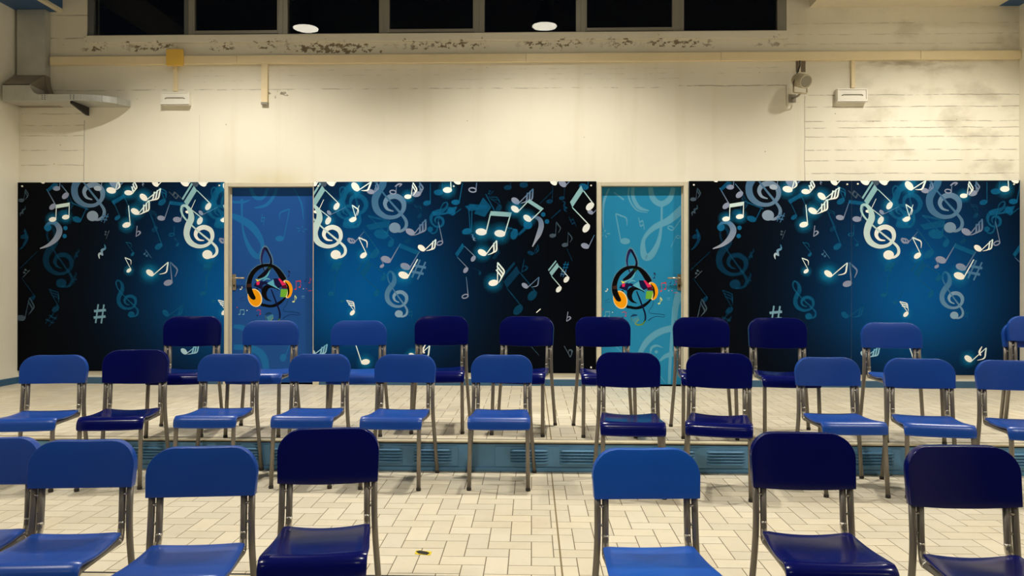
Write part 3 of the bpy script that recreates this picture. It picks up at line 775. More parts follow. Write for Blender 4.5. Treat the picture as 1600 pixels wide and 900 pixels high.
# ------------------------------------------------------------------ doors
DY = D + .065                                     # face of the leaves
def emblem(dx, dy):
    A = Art(DY, lambda x, y: (930 + x / 6 + dx, 370 + y / 6 + dy))
    bk = rgba((8, 7, 9)); nv = rgba((22, 22, 66)); orr = rgba((246, 160, 16)); cr = rgba((250, 226, 170)); pk = rgba((222, 40, 96)); gn = rgba((112, 178, 58)); ye = rgba((238, 228, 60)); lb = rgba((96, 176, 204)); mr = rgba((84, 14, 40)); dg = rgba((30, 56, 24))
    hal = rgba((120, 160, 178), .45)
    A.stroke([(330, 330, 20), (300, 270, 22), (297, 195, 30), (330, 112, 30), (368, 170, 32), (392, 240, 34), (372, 310, 40), (320, 372, 46), (260, 408, 26)], hal)
    A.stroke([(215, 590, 64), (182, 520, 60), (178, 450, 54), (205, 370, 50), (260, 310, 46), (330, 283, 36), (400, 290, 38), (450, 330, 54), (492, 390, 62), (520, 430, 52)], hal)
    # lower ring and spiral
    A.stroke([(252, 500, 20), (290, 640, 26), (330, 660, 26), (390, 668, 26), (450, 648, 30), (510, 600, 20), (540, 540, 12)], bk)
    A.stroke([(392, 622, 5), (345, 600, 26), (322, 550, 48), (338, 500, 52), (380, 484, 26), (430, 498, 12), (462, 520, 6)], bk)
    A.stroke([(300, 520, 8), (300, 470, 22), (330, 448, 26), (370, 470, 24)], nv)
    A.poly([(240, 450), (300, 432), (318, 440), (290, 505), (225, 480)], nv)
    A.poly([(350, 455), (372, 440), (410, 418), (418, 470), (480, 520), (420, 490)], lb)
    A.poly([(408, 410), (450, 408), (500, 480), (450, 500), (425, 465)], nv)
    A.poly([(452, 408), (478, 412), (530, 465), (492, 476)], pk); A.poly([(492, 476), (532, 466), (548, 505), (486, 500)], mr)
    A.poly([(480, 508), (545, 510), (538, 585), (472, 582)], gn)
    A.poly([(240, 412), (268, 422), (300, 418), (258, 438)], ye); A.poly([(250, 440), (284, 438), (274, 470), (252, 468)], pk)
    A.stroke([(372, 330, 10), (355, 375, 16), (320, 405, 14), (270, 420, 8)], lb); A.stroke([(380, 420, 6), (350, 410, 14), (310, 430, 6)], lb)
    # tall loop of the clef
    A.stroke([(325, 335, 8), (304, 275, 12), (300, 205, 18), (328, 126, 24), (364, 172, 19), (388, 240, 18), (372, 305, 26), (320, 370, 40), (262, 405, 16)], nv, bk)
    A.stroke([(302, 270, 10), (299, 205, 16), (326, 128, 22)], rgba((40, 34, 86)))
    A.ell(376, 300, 20, 24, 0, dg)
    # right ear cup
    A.stroke([(506, 432, 16), (545, 452, 40), (566, 510, 46), (552, 568, 40), (528, 586, 16)], cr)
    A.stroke([(516, 434, 12), (552, 454, 32), (572, 510, 36), (558, 568, 32), (538, 584, 10)], orr)
    A.stroke([(520, 442, 6), (545, 480, 16), (552, 540, 16), (540, 580, 6)], bk)
    # left ear cup
    A.ell(236, 590, 66, 88, -.32, cr); A.ell(234, 590, 59, 81, -.32, orr)
    # head band
    A.stroke([(222, 592, 44), (190, 530, 52), (181, 455, 46), (207, 372, 42), (262, 312, 38), (330, 286, 28), (398, 292, 28), (448, 332, 44), (488, 388, 52), (514, 424, 42)], bk)
    A.ell(222, 590, 22, 18, .3, bk); A.poly([(163, 462), (205, 455), (205, 490), (165, 492)], rgba((62, 38, 30)))
    # stem, hook, leaf
    A.stroke([(388, 510, 10), (412, 570, 13), (440, 645, 14), (466, 715, 15), (470, 770, 14), (455, 800, 10)], rgba((14, 16, 54)))
    A.stroke([(470, 785, 8), (440, 820, 12), (400, 825, 12), (378, 812, 8), (410, 775, 5)], rgba((70, 120, 40)), rgba((150, 170, 50)))
    A.stroke([(332, 750, 6), (360, 735, 18), (395, 735, 8)], rgba((24, 58, 96))); A.stroke([(334, 755, 6), (342, 800, 4)], rgba((80, 120, 60)))
    A.poly([(345, 770), (400, 745), (412, 760), (385, 800), (365, 815)], rgba((96, 176, 196), .5))
    A.stroke([(548, 598, 3), (535, 650, 3), (505, 690, 3), (515, 715, 3), (600, 724, 3), (650, 733, 3), (640, 752, 3), (580, 745, 3), (530, 762, 4), (498, 786, 7)], rgba((16, 40, 84)))
    rd = (rgba((216, 66, 72), .85),) * 2; wt = (rgba((226, 234, 226), .9),) * 2; pu = (rgba((40, 16, 60)),) * 2; gy = (rgba((150, 200, 150), .9),) * 2; sk = (rgba((130, 190, 214), .8),) * 2
    A.beam((615, 510), (655, 490), (622, 432), (664, 424), 10, rd, 9)
    A.note(598, 626, 610, 566, 12, (rgba((206, 224, 150)),) * 2, 2); A.note(552, 386, 548, 335, 9, pu, 2); A.note(705, 436, 712, 412, 7, pu, 0)
    A.note(102, 510, 112, 482, 9, wt, 1); A.ell(70, 680, 5, 5, 0, rd[0]); A.ell(162, 708, 5, 5, 0, wt[0])
    A.note(285, 742, 272, 700, 9, (rgba((170, 40, 90)),) * 2, 1); A.stroke([(250, 712, 5), (272, 700, 5)], rd[0]); A.ell(258, 756, 8, 6, .4, pu[0])
    A.beam((90, 745), (128, 745), (98, 700), (136, 698), 9, sk, 7)
    for x in (100, 118, 136): A.ell(x, 615, 3.2, 3.2, 0, pu[0])
    A.stroke([(95, 600, 3), (130, 582, 3)], pu[0]); A.stroke([(672, 576, 4), (702, 574, 4)], sk[0]); A.stroke([(675, 590, 3), (700, 590, 3)], sk[0]); A.ell(720, 505, 5, 4, 0, rd[0]); A.stroke([(640, 432, 5), (668, 440, 5)], rd[0])
    A.ell(690, 505, 4, 4, 0, wt[0]); A.stroke([(735, 525, 4), (770, 523, 4)], rd[0]); A.note(745, 450, 752, 405, 8, (rgba((190, 50, 90), .7),) * 2, 1)
    return A.shapes
def door_ghosts_right(col):
    A = Art(DY, c7); Bq = Art(DY, lambda x, y: (930 + x / 6.92, 480 + y / 6.92))
    A.stroke([(1235, 60, 26), (1250, 150, 34), (1300, 190, 36), (1355, 160, 34), (1378, 90, 26)], col)
    A.stroke([(1135, 60, 18), (1130, 140, 22), (1165, 210, 24), (1228, 232, 6)], col); A.stroke([(1110, 70, 8), (1105, 150, 10), (1150, 225, 8), (1220, 244, 4)], col)
    A.stroke([(1307, 205, 12), (1303, 330, 14), (1285, 425, 26), (1245, 500, 40), (1208, 515, 44), (1192, 470, 34), (1200, 400, 22), (1260, 335, 34), (1350, 290, 44), (1440, 215, 50)], col)
    A.note(1083, 418, 1025, 250, 30, (col, col), 1, side=-1); A.stroke([(985, 95, 10), (948, 200, 16), (950, 340, 4)], col)
    for a in range(5): A.stroke([(958 + 12 * math.cos(a * 1.2), 372 + 10 * math.sin(a * 1.2), 5), (958 + 32 * math.cos(a * 1.2), 372 + 24 * math.sin(a * 1.2), 8)], col)
    A.natural(1183, 310, 80, -.2, col); A.note(1362, 338, 1440, 260, 22, (col, col), open_=True); A.note(1408, 392, 1362, 455, 16, (col, col), open_=True)
    A.stroke([(1420, 735, 60), (1395, 800, 40), (1385, 900, 30)], col); A.stroke([(1015, 120, 6), (1075, 165, 10)], col)
    Bq.stroke([(470, 520, 44), (560, 370, 66), (690, 270, 70), (840, 225, 70)], col); Bq.stroke([(596, 500, 10), (610, 440, 26), (665, 415, 24), (735, 440, 4)], col)
    Bq.ell(660, 483, 18, 18, 0, col); Bq.stroke([(700, 580, 20), (760, 530, 44), (850, 500, 60)], col)
    Bq.stroke([(850, 0, 34), (830, 300, 34), (810, 600, 34), (800, 830, 30)], col); Bq.stroke([(200, 400, 6), (320, 520, 6)], col); Bq.stroke([(700, 740, 6), (760, 820, 6)], col)
    return A.shapes + Bq.shapes
def door_ghosts_left(col):
    A = Art(DY, c6); Bq = Art(DY, lambda x, y: (380 + x / 4, 480 + y / 4))
    A.stroke([(60, 255, 20), (120, 275, 38), (200, 320, 46), (255, 390, 36), (275, 450, 22), (258, 505, 30), (230, 505, 34), (190, 450, 26), (160, 370, 14), (150, 290, 10), (148, 160, 16)], col)
    A.stroke([(60, 175, 14), (150, 180, 16), (200, 165, 4)], col)
    A.stroke([(225, 215, 8), (300, 195, 20), (350, 130, 18), (360, 80, 12)], col); A.stroke([(200, 85, 20), (230, 150, 24), (280, 150, 20), (310, 85, 16)], col)
    A.note(380, 402, 440, 220, 27, (col, col), 1, fl=-1); A.stroke([(455, 80, 4), (510, 180, 10), (525, 285, 4)], col)
    for a in range(5): A.stroke([(515 + 12 * math.cos(a * 1.2), 345 + 8 * math.sin(a * 1.2), 4), (515 + 34 * math.cos(a * 1.2), 345 + 20 * math.sin(a * 1.2), 7)], col)
    A.natural(277, 285, 70, .2, col)
    Bq.stroke([(-60, 250, 30), (40, 255, 40), (120, 300, 46), (145, 400, 40), (140, 500, 36)], col); Bq.ell(250, 315, 20, 24, .3, col); Bq.stroke([(262, 310, 5), (290, 240, 6)], col)
    Bq.stroke([(-60, 120, 20), (0, 130, 34), (60, 180, 10)], col); Bq.stroke([(30, 240, 8), (60, 330, 18), (70, 480, 20)], col)
    return A.shapes + Bq.shapes
def door(n, xa, xb, lx0, lx1, rgb, shapes, hx, dirn, hz):
    root = sempty('door_%d' % n, ((xa + xb) / 2, D, ZU))
    zl = az(292.5, DY, 700)
    mb = MB(); fy0, fy1 = D - .012, D + .16
    mb.box(xa, lx0, fy0, DY + .06, ZU, zd); mb.box(lx1, xb, fy0, DY + .06, ZU, zd); mb.box(lx0, lx1, fy0, DY + .06, zl, zd)
    mb.box(lx0, lx0 + .012, DY - .014, DY - .002, ZU, zl); mb.box(lx1 - .012, lx1, DY - .014, DY - .002, ZU, zl)
    mb.build('door_frame', M['doorframe'], root, bevel=.003)
    c = lin(rgb)
    leaf = finish_art('door_leaf', lambda x, z: c, shapes, 0., lx0 + .003, lx1 - .003, ZU + .012, zl - .004, DY, .045, parent=root, origin=root.location, step=.3)
    if n == 2:
        pass
    # lever handle on a long plate
    Z = hz
    mb = MB(); mb.box(hx - .019, hx + .019, DY - .010, DY - .003, Z - .125, Z + .04)
    pl = mb.build('handle_plate', M['steel'], root, bevel=.004, seg=3)
    mb = MB(); mb.tube(fillet([(hx, DY - .008, Z), (hx, DY - .055, Z), (hx + dirn * .125, DY - .055, Z)], .018), .0095, 14)
    mb.build('lever', M['steel'], root)
    mb = MB(); mb.lathe((hx, DY - .0095, Z - .075), [(.009, 0), (.009, .004)], 18, axis=(0, -1, 0)); mb.box(hx - .004, hx + .004, DY - .0135, DY - .0095, Z - .098, Z - .075)
    mb.build('key_hole', M['black'], pl, origin=root.location)
    return root
em = emblem(0, 0); em2 = emblem(-571, -3)
door(1, d1a, d1b, ax(361, DY), ax(492, DY), (33, 80, 150), door_ghosts_left(rgba((32, 106, 170), 1)) + em2, ax(366.3, DY), 1, az(434.5, DY, 366))
door(2, d2a, d2b, ax(938, DY), ax(1066, DY), (38, 132, 178), door_ghosts_right(rgba((92, 158, 190), 1)) + em, ax(1061, DY), -1, az(434.5, DY, 1060))

# ------------------------------------------------------------------ things on the wall
# cable trunking with drops
tY = D - .04
t0 = thing('cable_trunking', (0, D, az(90, D)), 'long cream cable trunking running across the wall below the windows', 'cable trunking')
zt0, zt1 = az(96.6, tY, 800), az(83.6, tY, 800)
xt0 = ax(79.5, D - .02, 90)
cuts = [xt0] + [ax(p, tY, 88) for p in (370, 822, 1127, 1439)] + [XR]
for a, b in zip(cuts, cuts[1:]):
    mb = MB(); mb.box(a + .0012, b - .002, tY, D - .0012, zt0, zt1); mb.build('trunking_length', M['trunk'], t0, bevel=.003)
for px0, px1, py1, lab in ((272, 278.5, 143.5, 'thin cream conduit between yellow box and the emergency light on the left'),
                          (410, 419.5, 161, 'cream trunking stub with grey end cap hanging below the long trunking'),
                          (1329, 1335, 138, 'thin cream conduit above the emergency light on the right')):
    a, b = ax(px0, D, 120), ax(px1, D, 120); zb_ = az(py1, D, px0); dp = .035 if px0 == 410 else .022
    dt = thing('trunking_drop', ((a + b) / 2, D, zb_), lab, 'cable trunking')
    mb = MB(); mb.box(a, b, D - dp, D, zb_ + .0005, zt0 - .001); mb.build('trunking_length', M['trunk'], dt, bevel=.002)
    if px0 == 410:
        mb = MB(); mb.box(a - .002, b + .002, D - .037, D, az(164.5, D, px0), zb_); mb.build('end_cap', M['greyline'], dt)
# yellow junction box
jx0, jz0 = at(259.5, 102, D - .075); jx1, jz1 = at(285, 76.5, D - .075)
jb = thing('junction_box', ((jx0 + jx1) / 2, D, jz0), 'yellow square junction box on the trunking near the left wall', 'junction box')
mb = MB(); mb.box(jx0, jx1, D - .062, D - .0405, jz0, jz1); mb.build('box_body', M['yellow'], jb, bevel=.006, seg=3)
mb = MB(); mb.box(jx0 - .002, jx1 + .002, D - .075, D - .0625, jz0 - .002, jz1 + .002); mb.build('box_lid', M['yellow'], jb, bevel=.008, seg=3)
# emergency lights
def emergency(px0, px1, py0, py1, lab):
    Yf = D - .062
    x0, z1 = at(px0, py0, Yf); x1, z0 = at(px1, py1, Yf)
    t = thing('emergency_light', ((x0 + x1) / 2, D, z0), lab, 'emergency light', 'white emergency lights on the back wall')
    mb = MB(); mb.box(x0, x1, Yf + .012, D, z0, z1); mb.build('housing', M['white'], t, bevel=.003)
    mb = MB(); b = .014
    mb.box(x0 + .002, x1 - .002, Yf, Yf + .0115, z1 - b, z1 - .002); mb.box(x0 + .002, x1 - .002, Yf, Yf + .0115, z0 + .002, z0 + b + .012)
    mb.box(x0 + .002, x0 + b, Yf, Yf + .0115, z0 + b + .012, z1 - b); mb.box(x1 - b, x1 - .002, Yf, Yf + .0115, z0 + b + .012, z1 - b)
    mb.build('front_frame', M['white'], t, bevel=.002)
    mb = MB(); mb.box(x0 + b + .002, x1 - b - .002, Yf + .006, Yf + .0115, z0 + b + .014, z1 - b - .002); mb.build('diffuser', M['white'], t)
    mb = MB(); zc = (z0 + z1) / 2 + .004
    mb.tube(fillet([(x0 + .045, Yf + .005, zc - .01), (x0 + .06, Yf + .001, zc), (x1 - .06, Yf + .001, zc), (x1 - .045, Yf + .005, zc - .01)], .006), .0045, 10); mb.build('lamp_tube', M['greyline'], t)
    mb = MB(); mb.box(x0 - .0, x1 + .0, Yf + .001, Yf + .006, z0 - .003, z0 + .0015); mb.build('lower_edge', M['greyline'], t)
emergency(250.5, 295, 143.5, 163, 'white emergency light under the yellow junction box')
emergency(1308.5, 1356, 138, 158.5, 'white emergency light right of the round loudspeaker')
# loudspeaker
sc = Vector((*at(1259.5, 127.5, D - .26)[:1], D - .26, at(1259.5, 127.5, D - .26)[1]))
sp = thing('loudspeaker', (sc.x, D, sc.z), 'beige cylindrical loudspeaker on a bracket below the trunking', 'loudspeaker')
axd = Vector((.24, -.90, -.36)).normalized()
mb = MB(); mb.lathe(sc - axd * .17, [(.045, 0), (.062, .012), (.068, .05), (.068, .165), (.064, .172), (.058, .172), (.057, .166)], 36, axis=axd); mb.build('speaker_body', M['speaker'], sp)
mb = MB(); mb.lathe(sc - axd * .006, [(.0565, 0), (.05, .004), (.0, .006)][:2], 36, axis=axd); mb.build('grille', M['mesh'], sp)
cm = sc - axd * .10; side = Vector((0, 0, 1)).cross(axd).normalized()
mb = MB(); zb = cm.z - .125
pth = [cm + side * .076 + Vector((0, 0, .01)), Vector((cm.x + side.x * .076, cm.y + side.y * .076, zb)), Vector((cm.x - side.x * .076, cm.y - side.y * .076, zb)), cm - side * .076 + Vector((0, 0, .01))]
mb.tube(fillet(pth, .02), .008, 8)
mb.build('yoke', M['steel'], sp)
for k in (-1, 1):
    mb = MB(); mb.tube([cm + side * .085 * k, cm + side * .066 * k], .012, 12); mb.build('pivot_bolt', M['steel'], sp)
mb = MB(); mb.tube(fillet([(cm.x, cm.y, zb), (cm.x, cm.y + .05, zb - .012), (cm.x - .02, D - .01, zb - .012)], .02), .011, 10); mb.box(cm.x - .055, cm.x + .015, D - .01, D, zb - .05, zb + .03); mb.build('wall_bracket', M['greyline'], sp)
mb = MB(); xs = ax(1248.5, D, 100)
mb.tube(fillet([(xs, D - .02, zt0 - .001), (xs, D - .03, zt0 - .06), tuple(sc - axd * .18 + Vector((-.01, .02, 0))), tuple(sc - axd * .165)], .04), .006, 8); mb.build('cable', M['black'], sp)
# ventilation duct, top left
dY = D - .295; vY = D - .085
dx0, dx1 = ax(26, vY, 60), ax(70.5, vY, 60)
zA = az(117.5, vY, 50); zB = az(131, dY, 25); zC_ = az(147, dY, 80); zD = az(157, dY, 80)
xr0 = ax(3.5, dY, 140); xr1 = ax(47, dY, 140); xe = ax(115, dY, 150)
dx0 = max(dx0, XL + .012); xr0 = max(xr0, XL + .008)
du = thing('ventilation_duct', (dx1, D, zD), 'galvanised ventilation duct in the upper left corner', 'duct')
mb = MB(); mb.box(dx0, dx1, vY, D - .002, zA, zso - .001); sh_ = mb.build('duct_shaft', M['galv'], du, bevel=.004)
# shoe: slopes forward and turns to the right with a hollow inner curve
prof = [(xr0, zD), (xr0, zB), (xr1, zB)]
n = 8
xq = ax(62, dY, 147)
for k in range(1, n + 1):
    a = k / n * PI / 2; prof.append((xq - (xq - xr1) * math.cos(a), zB - (zB - zC_) * math.sin(a)))
prof += [(xq, zD)]
mb = MB(); mb.prism([(x, dY, z) for x, z in prof], [(x, vY, z) for x, z in prof]); 
mb.build('duct_shoe', M['galv'], du, bevel=.003)
mb = MB(); q0 = [(xr0, dY, zB - .0), (xr1, dY, zB), (dx1 - .002, vY, zA), (dx0, vY, zA)]
lo = [(xr0, dY, zB - .012), (xr1, dY, zB - .012), (dx1 - .002, vY, zB - .012), (dx0, vY, zB - .012)]
mb.prism(lo, q0); mb.build('duct_transition', M['galv_dark'], du)
prof2 = [(dx0, zD), (dx0, zA), (dx1, zA)]
for k in range(1, n + 1):
    a = k / n * PI / 2; prof2.append((xq + .06 - (xq + .06 - dx1) * math.cos(a), zA - (zA - zC_) * math.sin(a)))
prof2 += [(xq + .06, zD)]
mb = MB(); mb.prism([(x, vY + .0005, z) for x, z in prof2], [(x, D - .002, z) for x, z in prof2]); mb.build('duct_back', M['galv_dark'], du)
mb = MB(); mb.box(xq + .001, xe, dY, vY, zD, zC_); mb.box(xq + .061, xe, vY, D - .002, zD, zC_); mb.build('duct_run', M['galv'], du, bevel=.002)
for px in (66, 70, 110, 115):
    X = ax(px, dY, 150)
    mb = MB()
    for zz in (zC_ - .014, (zC_ + zD) / 2, zD + .014): mb.lathe((X, dY + .001, zz), [(.005, 0), (.004, .004)], 10, axis=(0, -1, 0))
    mb.build('rivet', M['black'], du)
ex = ax(204, D, 165)
loops = []
for zz in (zD, zC_):
    L_ = [(xe + .001, D - .002, zz), (xe + .001, dY, zz)]
    for k in range(1, 15):
        a = k / 14 * PI / 2 * .96; L_.append((xe + (ex - xe) * math.sin(a), D - (D - dY) * math.cos(a), zz))
    L_.append((ex, D - .002, zz)); loops.append(L_)
mb = MB(); mb.prism(loops[0], loops[1]); mb.build('duct_elbow', M['galv'], du, bevel=.002)
for f in (.12, .42, .68):
    a = f * PI / 2; X = xe + (ex - xe) * math.sin(a); Yp = D - (D - dY) * math.cos(a)
    mb = MB(); mb.tube([(X, Yp - .002, zD), (X, Yp - .002, zC_)], .004, 8); mb.build('seam', M['galv'], du)
bX = ax(138, D, 178)
mb = MB()
mb.prism([(bX - .012, dY + .01, zD - .001), (bX - .012, D - .002, zD - .001), (bX - .012, D - .002, zD - .085), (bX - .012, D - .03, zD - .085), (bX - .012, dY + .01, zD - .028)],
         [(bX + .012, dY + .01, zD - .001), (bX + .012, D - .002, zD - .001), (bX + .012, D - .002, zD - .085), (bX + .012, D - .03, zD - .085), (bX + .012, dY + .01, zD - .028)])
mb.build('bracket', M['black'], du, bevel=.002)

# floor tape mark
tx_, ty_ = None, None
def floor_at(px, py, z):
    du_, dv = px - 800, py - Y0
    u = du_ * math.cos(ROLL) + dv * math.sin(ROLL); v = -du_ * math.sin(ROLL) + dv * math.cos(ROLL)
    d = F * (CAMZ - z) / v; xr_ = u / F * d
    return cs * xr_ - sn * d, sn * xr_ + cs * d
tp = [floor_at(*p, ZM) for p in ((650, 862.5), (656, 861), (667, 863), (671.5, 865), (667, 867.5), (654, 865.5))]
cx_ = sum(p[0] for p in tp) / 6; cy_ = sum(p[1] for p in tp) / 6
tk = thing('floor_marker', (cx_, cy_, ZM), 'black and yellow tape marker on the tiles right of the front chairs', 'floor marker')
ty4 = [floor_at(*p, ZM) for p in ((648, 866), (650.5, 860), (675, 862.5), (672, 868))]
mb = MB(); mb.prism([(x, y, ZM + .0008) for x, y in ty4], [(x, y, ZM + .0018) for x, y in ty4]); mb.build('yellow_tape', M['tapeyellow'], tk)
mb = MB(); mb.prism([(x, y, ZM + .0019) for x, y in tp], [(x, y, ZM + .0032) for x, y in tp]); mb.build('black_tape', M['tapeblack'], tk)

# ------------------------------------------------------------------ hanging lamps
def lamp(x, y, z, power, lab, grp=None):
    t = thing('hanging_lamp', (x, y, z), lab, 'lamp', grp)
    mb = MB(); mb.lathe((x, y, z), [(.175, 0), (.178, .004), (.15, .07), (.09, .16), (.06, .22), (.06, .30), (.03, .32)], 36); mb.build('lamp_shade', M['frame_dark'], t)
    mb = MB(); mb.lathe((x, y, z - .006), [(.155, 0), (.16, .0055)], 36); mb.build('lens', M['lens'], t)
    mb = MB(); mb.tube([(x, y, z + .318), (x, y, ZTOP)], .008, 8); mb.build('hanging_rod', M['frame_dark'], t)
    l = bpy.data.lights.new('lamp_light', 'SPOT'); l.energy = power; l.color = LAMP_COL; l.spot_size = math.radians(LAMP_CONE); l.spot_blend = LAMP_BLEND; l.shadow_soft_size = .1
    o = bpy.data.objects.new('lamp_light', l); C.objects.link(o); o.parent = t; o.location = (0, 0, -.012)
LY = D - 1.9
imgY = 2 * GY - LY
p1 = at(478, 44.5, imgY); p2 = at(851, 41, imgY)
zl_ = (p1[1] + p2[1]) / 2
g1 = 'hanging lamps near the back wall'
lamp(p1[0], LY, p1[1], LAMP_BACK, 'hanging lamp mirrored as a bright disc in the third window pane', g1)
lamp(p2[0], LY, p2[1], LAMP_BACK, 'hanging lamp mirrored as a bright disc in the fifth window pane', g1)
lamp(3.9, LY, zl_, LAMP_BACK, 'hanging lamp high by the right wall above the loudspeaker side', g1)
for k, x in enumerate((-3.4, .2, 3.8)):
    s_ = ('left', 'middle', 'right')[k]
    lamp(x, 2.2, zl_, LAMP_FRONT, 'hanging lamp high above the %s of the front row of chairs' % s_, 'hanging lamps above the front row')
    lamp(x, -1.4, zl_, LAMP_REAR, 'hanging lamp at the %s, high behind the viewer' % s_, 'hanging lamps behind the viewer')

# ------------------------------------------------------------------ chairs
def make_backrest(kind):
    nav = kind == 'navy'
    w = .40; zt = .789 if nav else .761; zb = .600 if nav else .5835; r = .088 if nav else .096; t = .036
    zb = .585
    rows = []
    zlist = []
    for k in range(4): zlist.append((zb + (zt - r - zb) * k / 4, w / 2 - .004 * (1 - k / 4)))
    for k in range(0, 9): a = k / 8 * PI / 2; zlist.append((zt - r + r * math.sin(a), w / 2 - r + r * math.cos(a)))
    N = 17
    front, back = [], []
    for i, (z, hw) in enumerate(zlist):
        f, b = [], []
        for j in range(N):
            s = -1 + 2 * j / (N - 1); x = hw * s
            e = x / (w / 2)
            v = (z - zb) / (zt - zb)
            y = .186 + .026 * v
            curve = (.018 if nav else .010) * (1 - e * e)             # hollow towards the sitter
            zz = z
            if nav: zz -= .013 * (1 - e * e) * max(0, 1 - v * 2.2)    # lower edge bows down
            else: zz -= .003 * (1 - e * e) * max(0, 1 - v * 2) 
            if v > .8: zz -= .004 * (1 - abs(e)) * (v - .8) / .2 * (0 if nav else 1)
            roll = .006 * v ** 6
            f.append((x, y + curve - t / 2 + roll, zz)); b.append((x, y + curve * .9 + t / 2 + roll, zz))
        front.append(f); back.append(b)
    mb = MB(); nr = len(front)
    mb.grid(front); n0 = len(mb.v); mb.grid(back)
    for i in range(nr - 1):
        for j in (0, N - 1):
            a, b = i * N + j, (i + 1) * N + j; mb.face([a, b, n0 + b, n0 + a], 0, True)
    for j in range(N - 1):
        for i in (0, nr - 1):
            a, b = i * N + j, i * N + j + 1; mb.face([a, b, n0 + b, n0 + a], 0, True)
    return mb
def make_seat(kind):
    nav = kind == 'navy'
    prof = []   # (y, z, halfwidth)
    for k in range(9):
        t = k / 8; y = .150 - t * .325
        z = .412 + .013 * t - .008 * math.sin(t * PI) + (.005 * (1 - t) ** 3)
        prof.append((y, z, .168 + .020 * min(1, t * 1.3)))
    R = .045 if not nav else .05
    for k in range(1, 9):
        a = k / 8 * math.radians(78); prof.append((-.175 - R * math.sin(a), (.425 - R * (1 - math.cos(a))), .188))
    ye, ze, _ = prof[-1]
    prof.append((ye - .006, ze - .022, .1865)); prof.append((ye - .007, ze - .034, .182))
    N = 15; rows = []; th = .013
    L = len(prof)
    top, bot = [], []
    for i, (y, z, hw) in enumerate(prof):
        a0 = prof[max(i - 1, 0)]; a1 = prof[min(i + 1, L - 1)]
        ty, tz = a1[0] - a0[0], a1[1] - a0[1]; d = math.hypot(ty, tz); ny, nz = tz / d, -ty / d
        if nz < 0 and i < 9: ny, nz = -ny, -nz
        r1, r2 = [], []
        for j in range(N):
            s = -1 + 2 * j / (N - 1); e = s * s
            dip = (.016 if nav else .006) * (e - .35) * (1 - min(1, i / 11))
            edge = -.005 * max(0, abs(s) - .86) / .14
            lipc = .004 * (1 - e) * max(0, (i - 15) / 4)
            p = (hw * s, y + ny * edge, z + dip + nz * edge - lipc)
            r1.append(p); r2.append((p[0] * .99, p[1] - ny * th, p[2] - nz * th))
        top.append(r1); bot.append(r2)
    mb = MB(); mb.grid(top); n0 = len(mb.v); mb.grid(bot)
    for i in range(L - 1):
        for j in (0, N - 1):
            a, b = i * N + j, (i + 1) * N + j; mb.face([a, b, n0 + b, n0 + a], 0, True)
    for j in range(N - 1):
        for i in (0, L - 1):
            a, b = i * N + j, i * N + j + 1; mb.face([a, b, n0 + b, n0 + a], 0, True)
    return mb
TR = .0125
def make_chair(kind):
    root = bpy.data.objects.new('school_chair', None); root.empty_display_size = .1; C.objects.link(root)
    mt = {'navy': M['navy'], 'light': M['lightblue'], 'bright': M['brightblue']}[kind]
    make_backrest(kind).build('backrest', mt, root, bevel=.013, seg=5)
    make_seat(kind).build('seat', mt, root, bevel=.0045, seg=3)
    for s in (-1, 1):
        # inner tube: back post, seat rail, front leg
        pts = fillet([(s * .152, .1955, .605), (s * .153, .184, .43), (s * .156, .165, .381), (s * .163, -.10, .387), (s * .170, -.205, .390), (s * .1745, -.238, .004)], [.03, .03, .02, .06, .05])
        mb = MB(); mb.tube(pts, TR, 14); fl = mb.build('front_leg', M['tube'], root)
        mb = MB(); mb.lathe((s * .1745, -.238, 0), [(.0135, 0), (.0142, .004), (.0142, .016), (.0128, .018)], 14); mb.build('foot_cap', M['rubber'], fl)
        mb = MB()
        q = fillet([(s * .153, .1855, .45), (s * .153, .184, .43), (s * .156, .165, .381), (s * .1565, .14, .3813)], [.03, .03], 8)
        mb.tube(q, TR + .0006, 14); mb.build('pale_bend', M['weld'], fl)  # paler steel sleeve over the rear bend of the tube
        # outer tube: back post and splayed rear leg
        pts = fillet([(s * .181, .1955, .605), (s * .182, .179, .41), (s * .2123, .192, .004)], [.12], 8)
        mb = MB(); mb.tube(pts, TR, 14); rl = mb.build('rear_leg', M['tube'], root)
        mb = MB(); mb.lathe((s * .2123, .192, 0), [(.0135, 0), (.0142, .004), (.0142, .016), (.0128, .018)], 14); mb.build('foot_cap', M['rubber'], rl)
        for z in (.555, .485):
            mb = MB(); mb.tube([(s * .160, .1865, z), (s * .175, .1855, z)], .006, 8); mb.build('weld_spacer', M['weld'], rl)
    mb = MB(); mb.tube([(-.158, .06, .382), (.158, .06, .382)], .008, 10); mb.tube([(-.165, -.13, .386), (.165, -.13, .386)], .008, 10); mb.build('cross_bar', M['tube'], root)
    return root
PROTO = {}
def chair(kind, x, y, z, deg, label, group):
    if kind not in PROTO:
        r = PROTO[kind] = make_chair(kind)
    else:
        src = PROTO[kind]; r = src.copy(); C.objects.link(r)
        for ch in src.children:
            c = ch.copy(); C.objects.link(c); c.parent = r
            for g in ch.children:
                d = g.copy(); C.objects.link(d); d.parent = c
    r.location = (x, y, z); r.rotation_euler = (0, 0, math.radians(deg))
    return tag(r, label, 'chair', group)
GB, GM, GF = 'chairs in the back row', 'chairs in the middle row', 'chairs in the front row'
n_, l_ = 'navy', 'light'
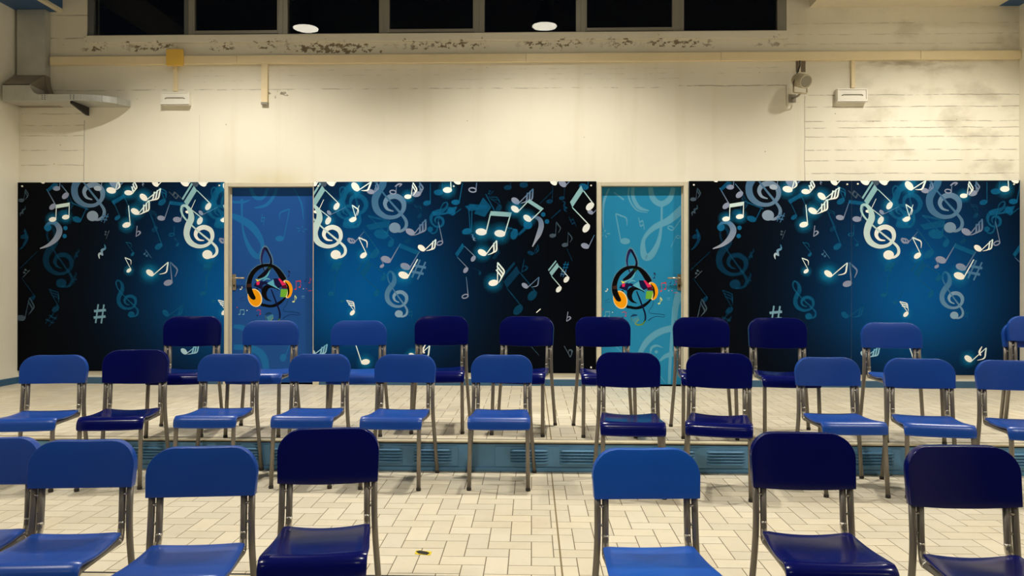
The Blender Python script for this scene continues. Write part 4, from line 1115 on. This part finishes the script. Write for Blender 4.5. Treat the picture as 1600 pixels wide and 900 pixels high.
CH = [
 # front row
 (l_, -2.133, 2.69, ZL, 4, 'royal blue chair cut off by the left edge of the photo, front row', GF),
 (l_, -1.734, 2.656, ZL, 5.0, 'royal blue chair in the front row, overlapping the cut-off leftmost chair', GF),
 (l_, -1.209, 2.552, ZL, 6.6, 'royal blue front-row chair just left of the only navy chair on the left', GF),
 (n_, -.789, 2.768, ZL, 7.6, 'dark navy chair in the front row left of the open gap with the tape marker', GF),
 ('bright', .437, 2.577, ZL, 3.3, 'brighter royal blue chair standing alone in the middle right of the front row', GF),
 (n_, 1.057, 2.745, ZL, -1.7, 'dark navy front-row chair right of the lone royal blue chair', GF),
 (n_, 1.552, 2.518, ZL, -.1, 'dark navy chair at the right end of the front row', GF),
 # middle row
 (l_, -3.016, 4.464, ZM, 9.3, 'royal blue chair at the left end of the middle row', GM),
 (n_, -2.528, 4.538, ZM, 9.1, 'only navy chair in the left half of the middle row', GM),
 (l_, -1.967, 4.604, ZM, 2.7, 'royal blue middle-row chair right beside the left navy chair', GM),
 (l_, -1.381, 4.62, ZM, 1.2, 'royal blue middle-row chair behind the front-row navy chair on the left', GM),
 (l_, -.829, 4.60, ZM, -2.5, 'royal blue middle-row chair left of the centre one, below two back-row chairs', GM),
 (l_, -.194, 4.61, ZM, -.1, 'royal blue chair in the centre of the middle row, left of a navy one', GM),
 (n_, .593, 4.474, ZM, -3.3, 'navy middle-row chair in front of the pale blue door', GM),
 (n_, 1.118, 4.464, ZM, -14.1, 'navy middle-row chair right of the pale blue door, turned slightly left', GM),
 (l_, 1.863, 4.534, ZM, -.2, 'royal blue middle-row chair behind the front-row navy chair on the right', GM),
 (l_, 2.364, 4.483, ZM, -12.3, 'royal blue middle-row chair second from the right edge, turned left', GM),
 (l_, 2.877, 4.384, ZM, -9.9, 'royal blue middle-row chair cut off by the right edge of the photo', GM),
 # back row
 (n_, -2.421, 5.112, ZU, 9.5, 'navy chair at the left end of the back row, left of the darker door', GB),
 (l_, -1.876, 5.13, ZU, 3.5, 'royal blue back-row chair in front of the darker blue door', GB),
 (l_, -1.223, 5.158, ZU, 8.7, 'royal blue back-row chair just right of the darker blue door', GB),
 (n_, -.659, 5.295, ZU, 2.8, 'navy back-row chair in front of the middle of the wide music panel', GB),
 (n_, -.065, 5.247, ZU, -8.0, 'navy back-row chair in front of the black right part of the wide panel', GB),
 (n_, .518, 5.207, ZU, .5, 'navy back-row chair covering the left frame of the pale blue door', GB),
 (n_, 1.201, 5.177, ZU, -4.8, 'navy back-row chair covering the right frame of the pale blue door', GB),
 (n_, 1.725, 5.123, ZU, -5.6, 'navy back-row chair in front of the near-black panel on the right', GB),
 (l_, 2.503, 5.09, ZU, -6.6, 'royal blue back-row chair in front of the bright blue right panel', GB),
]
for a in CH: chair(*a)
sy_, sr = 5.18, -12
sx_ = ax(1617, 5.36) - .04
chair(l_, sx_, sy_, ZU, sr, 'lower blue chair of the stack at the right edge of the back row', GB)
a = math.radians(sr); oy = -.036
chair(l_, sx_ + .022 - math.sin(a) * oy, sy_ + math.cos(a) * oy, ZU + .046, sr, 'upper blue chair of the stack at the right edge of the back row', GB)
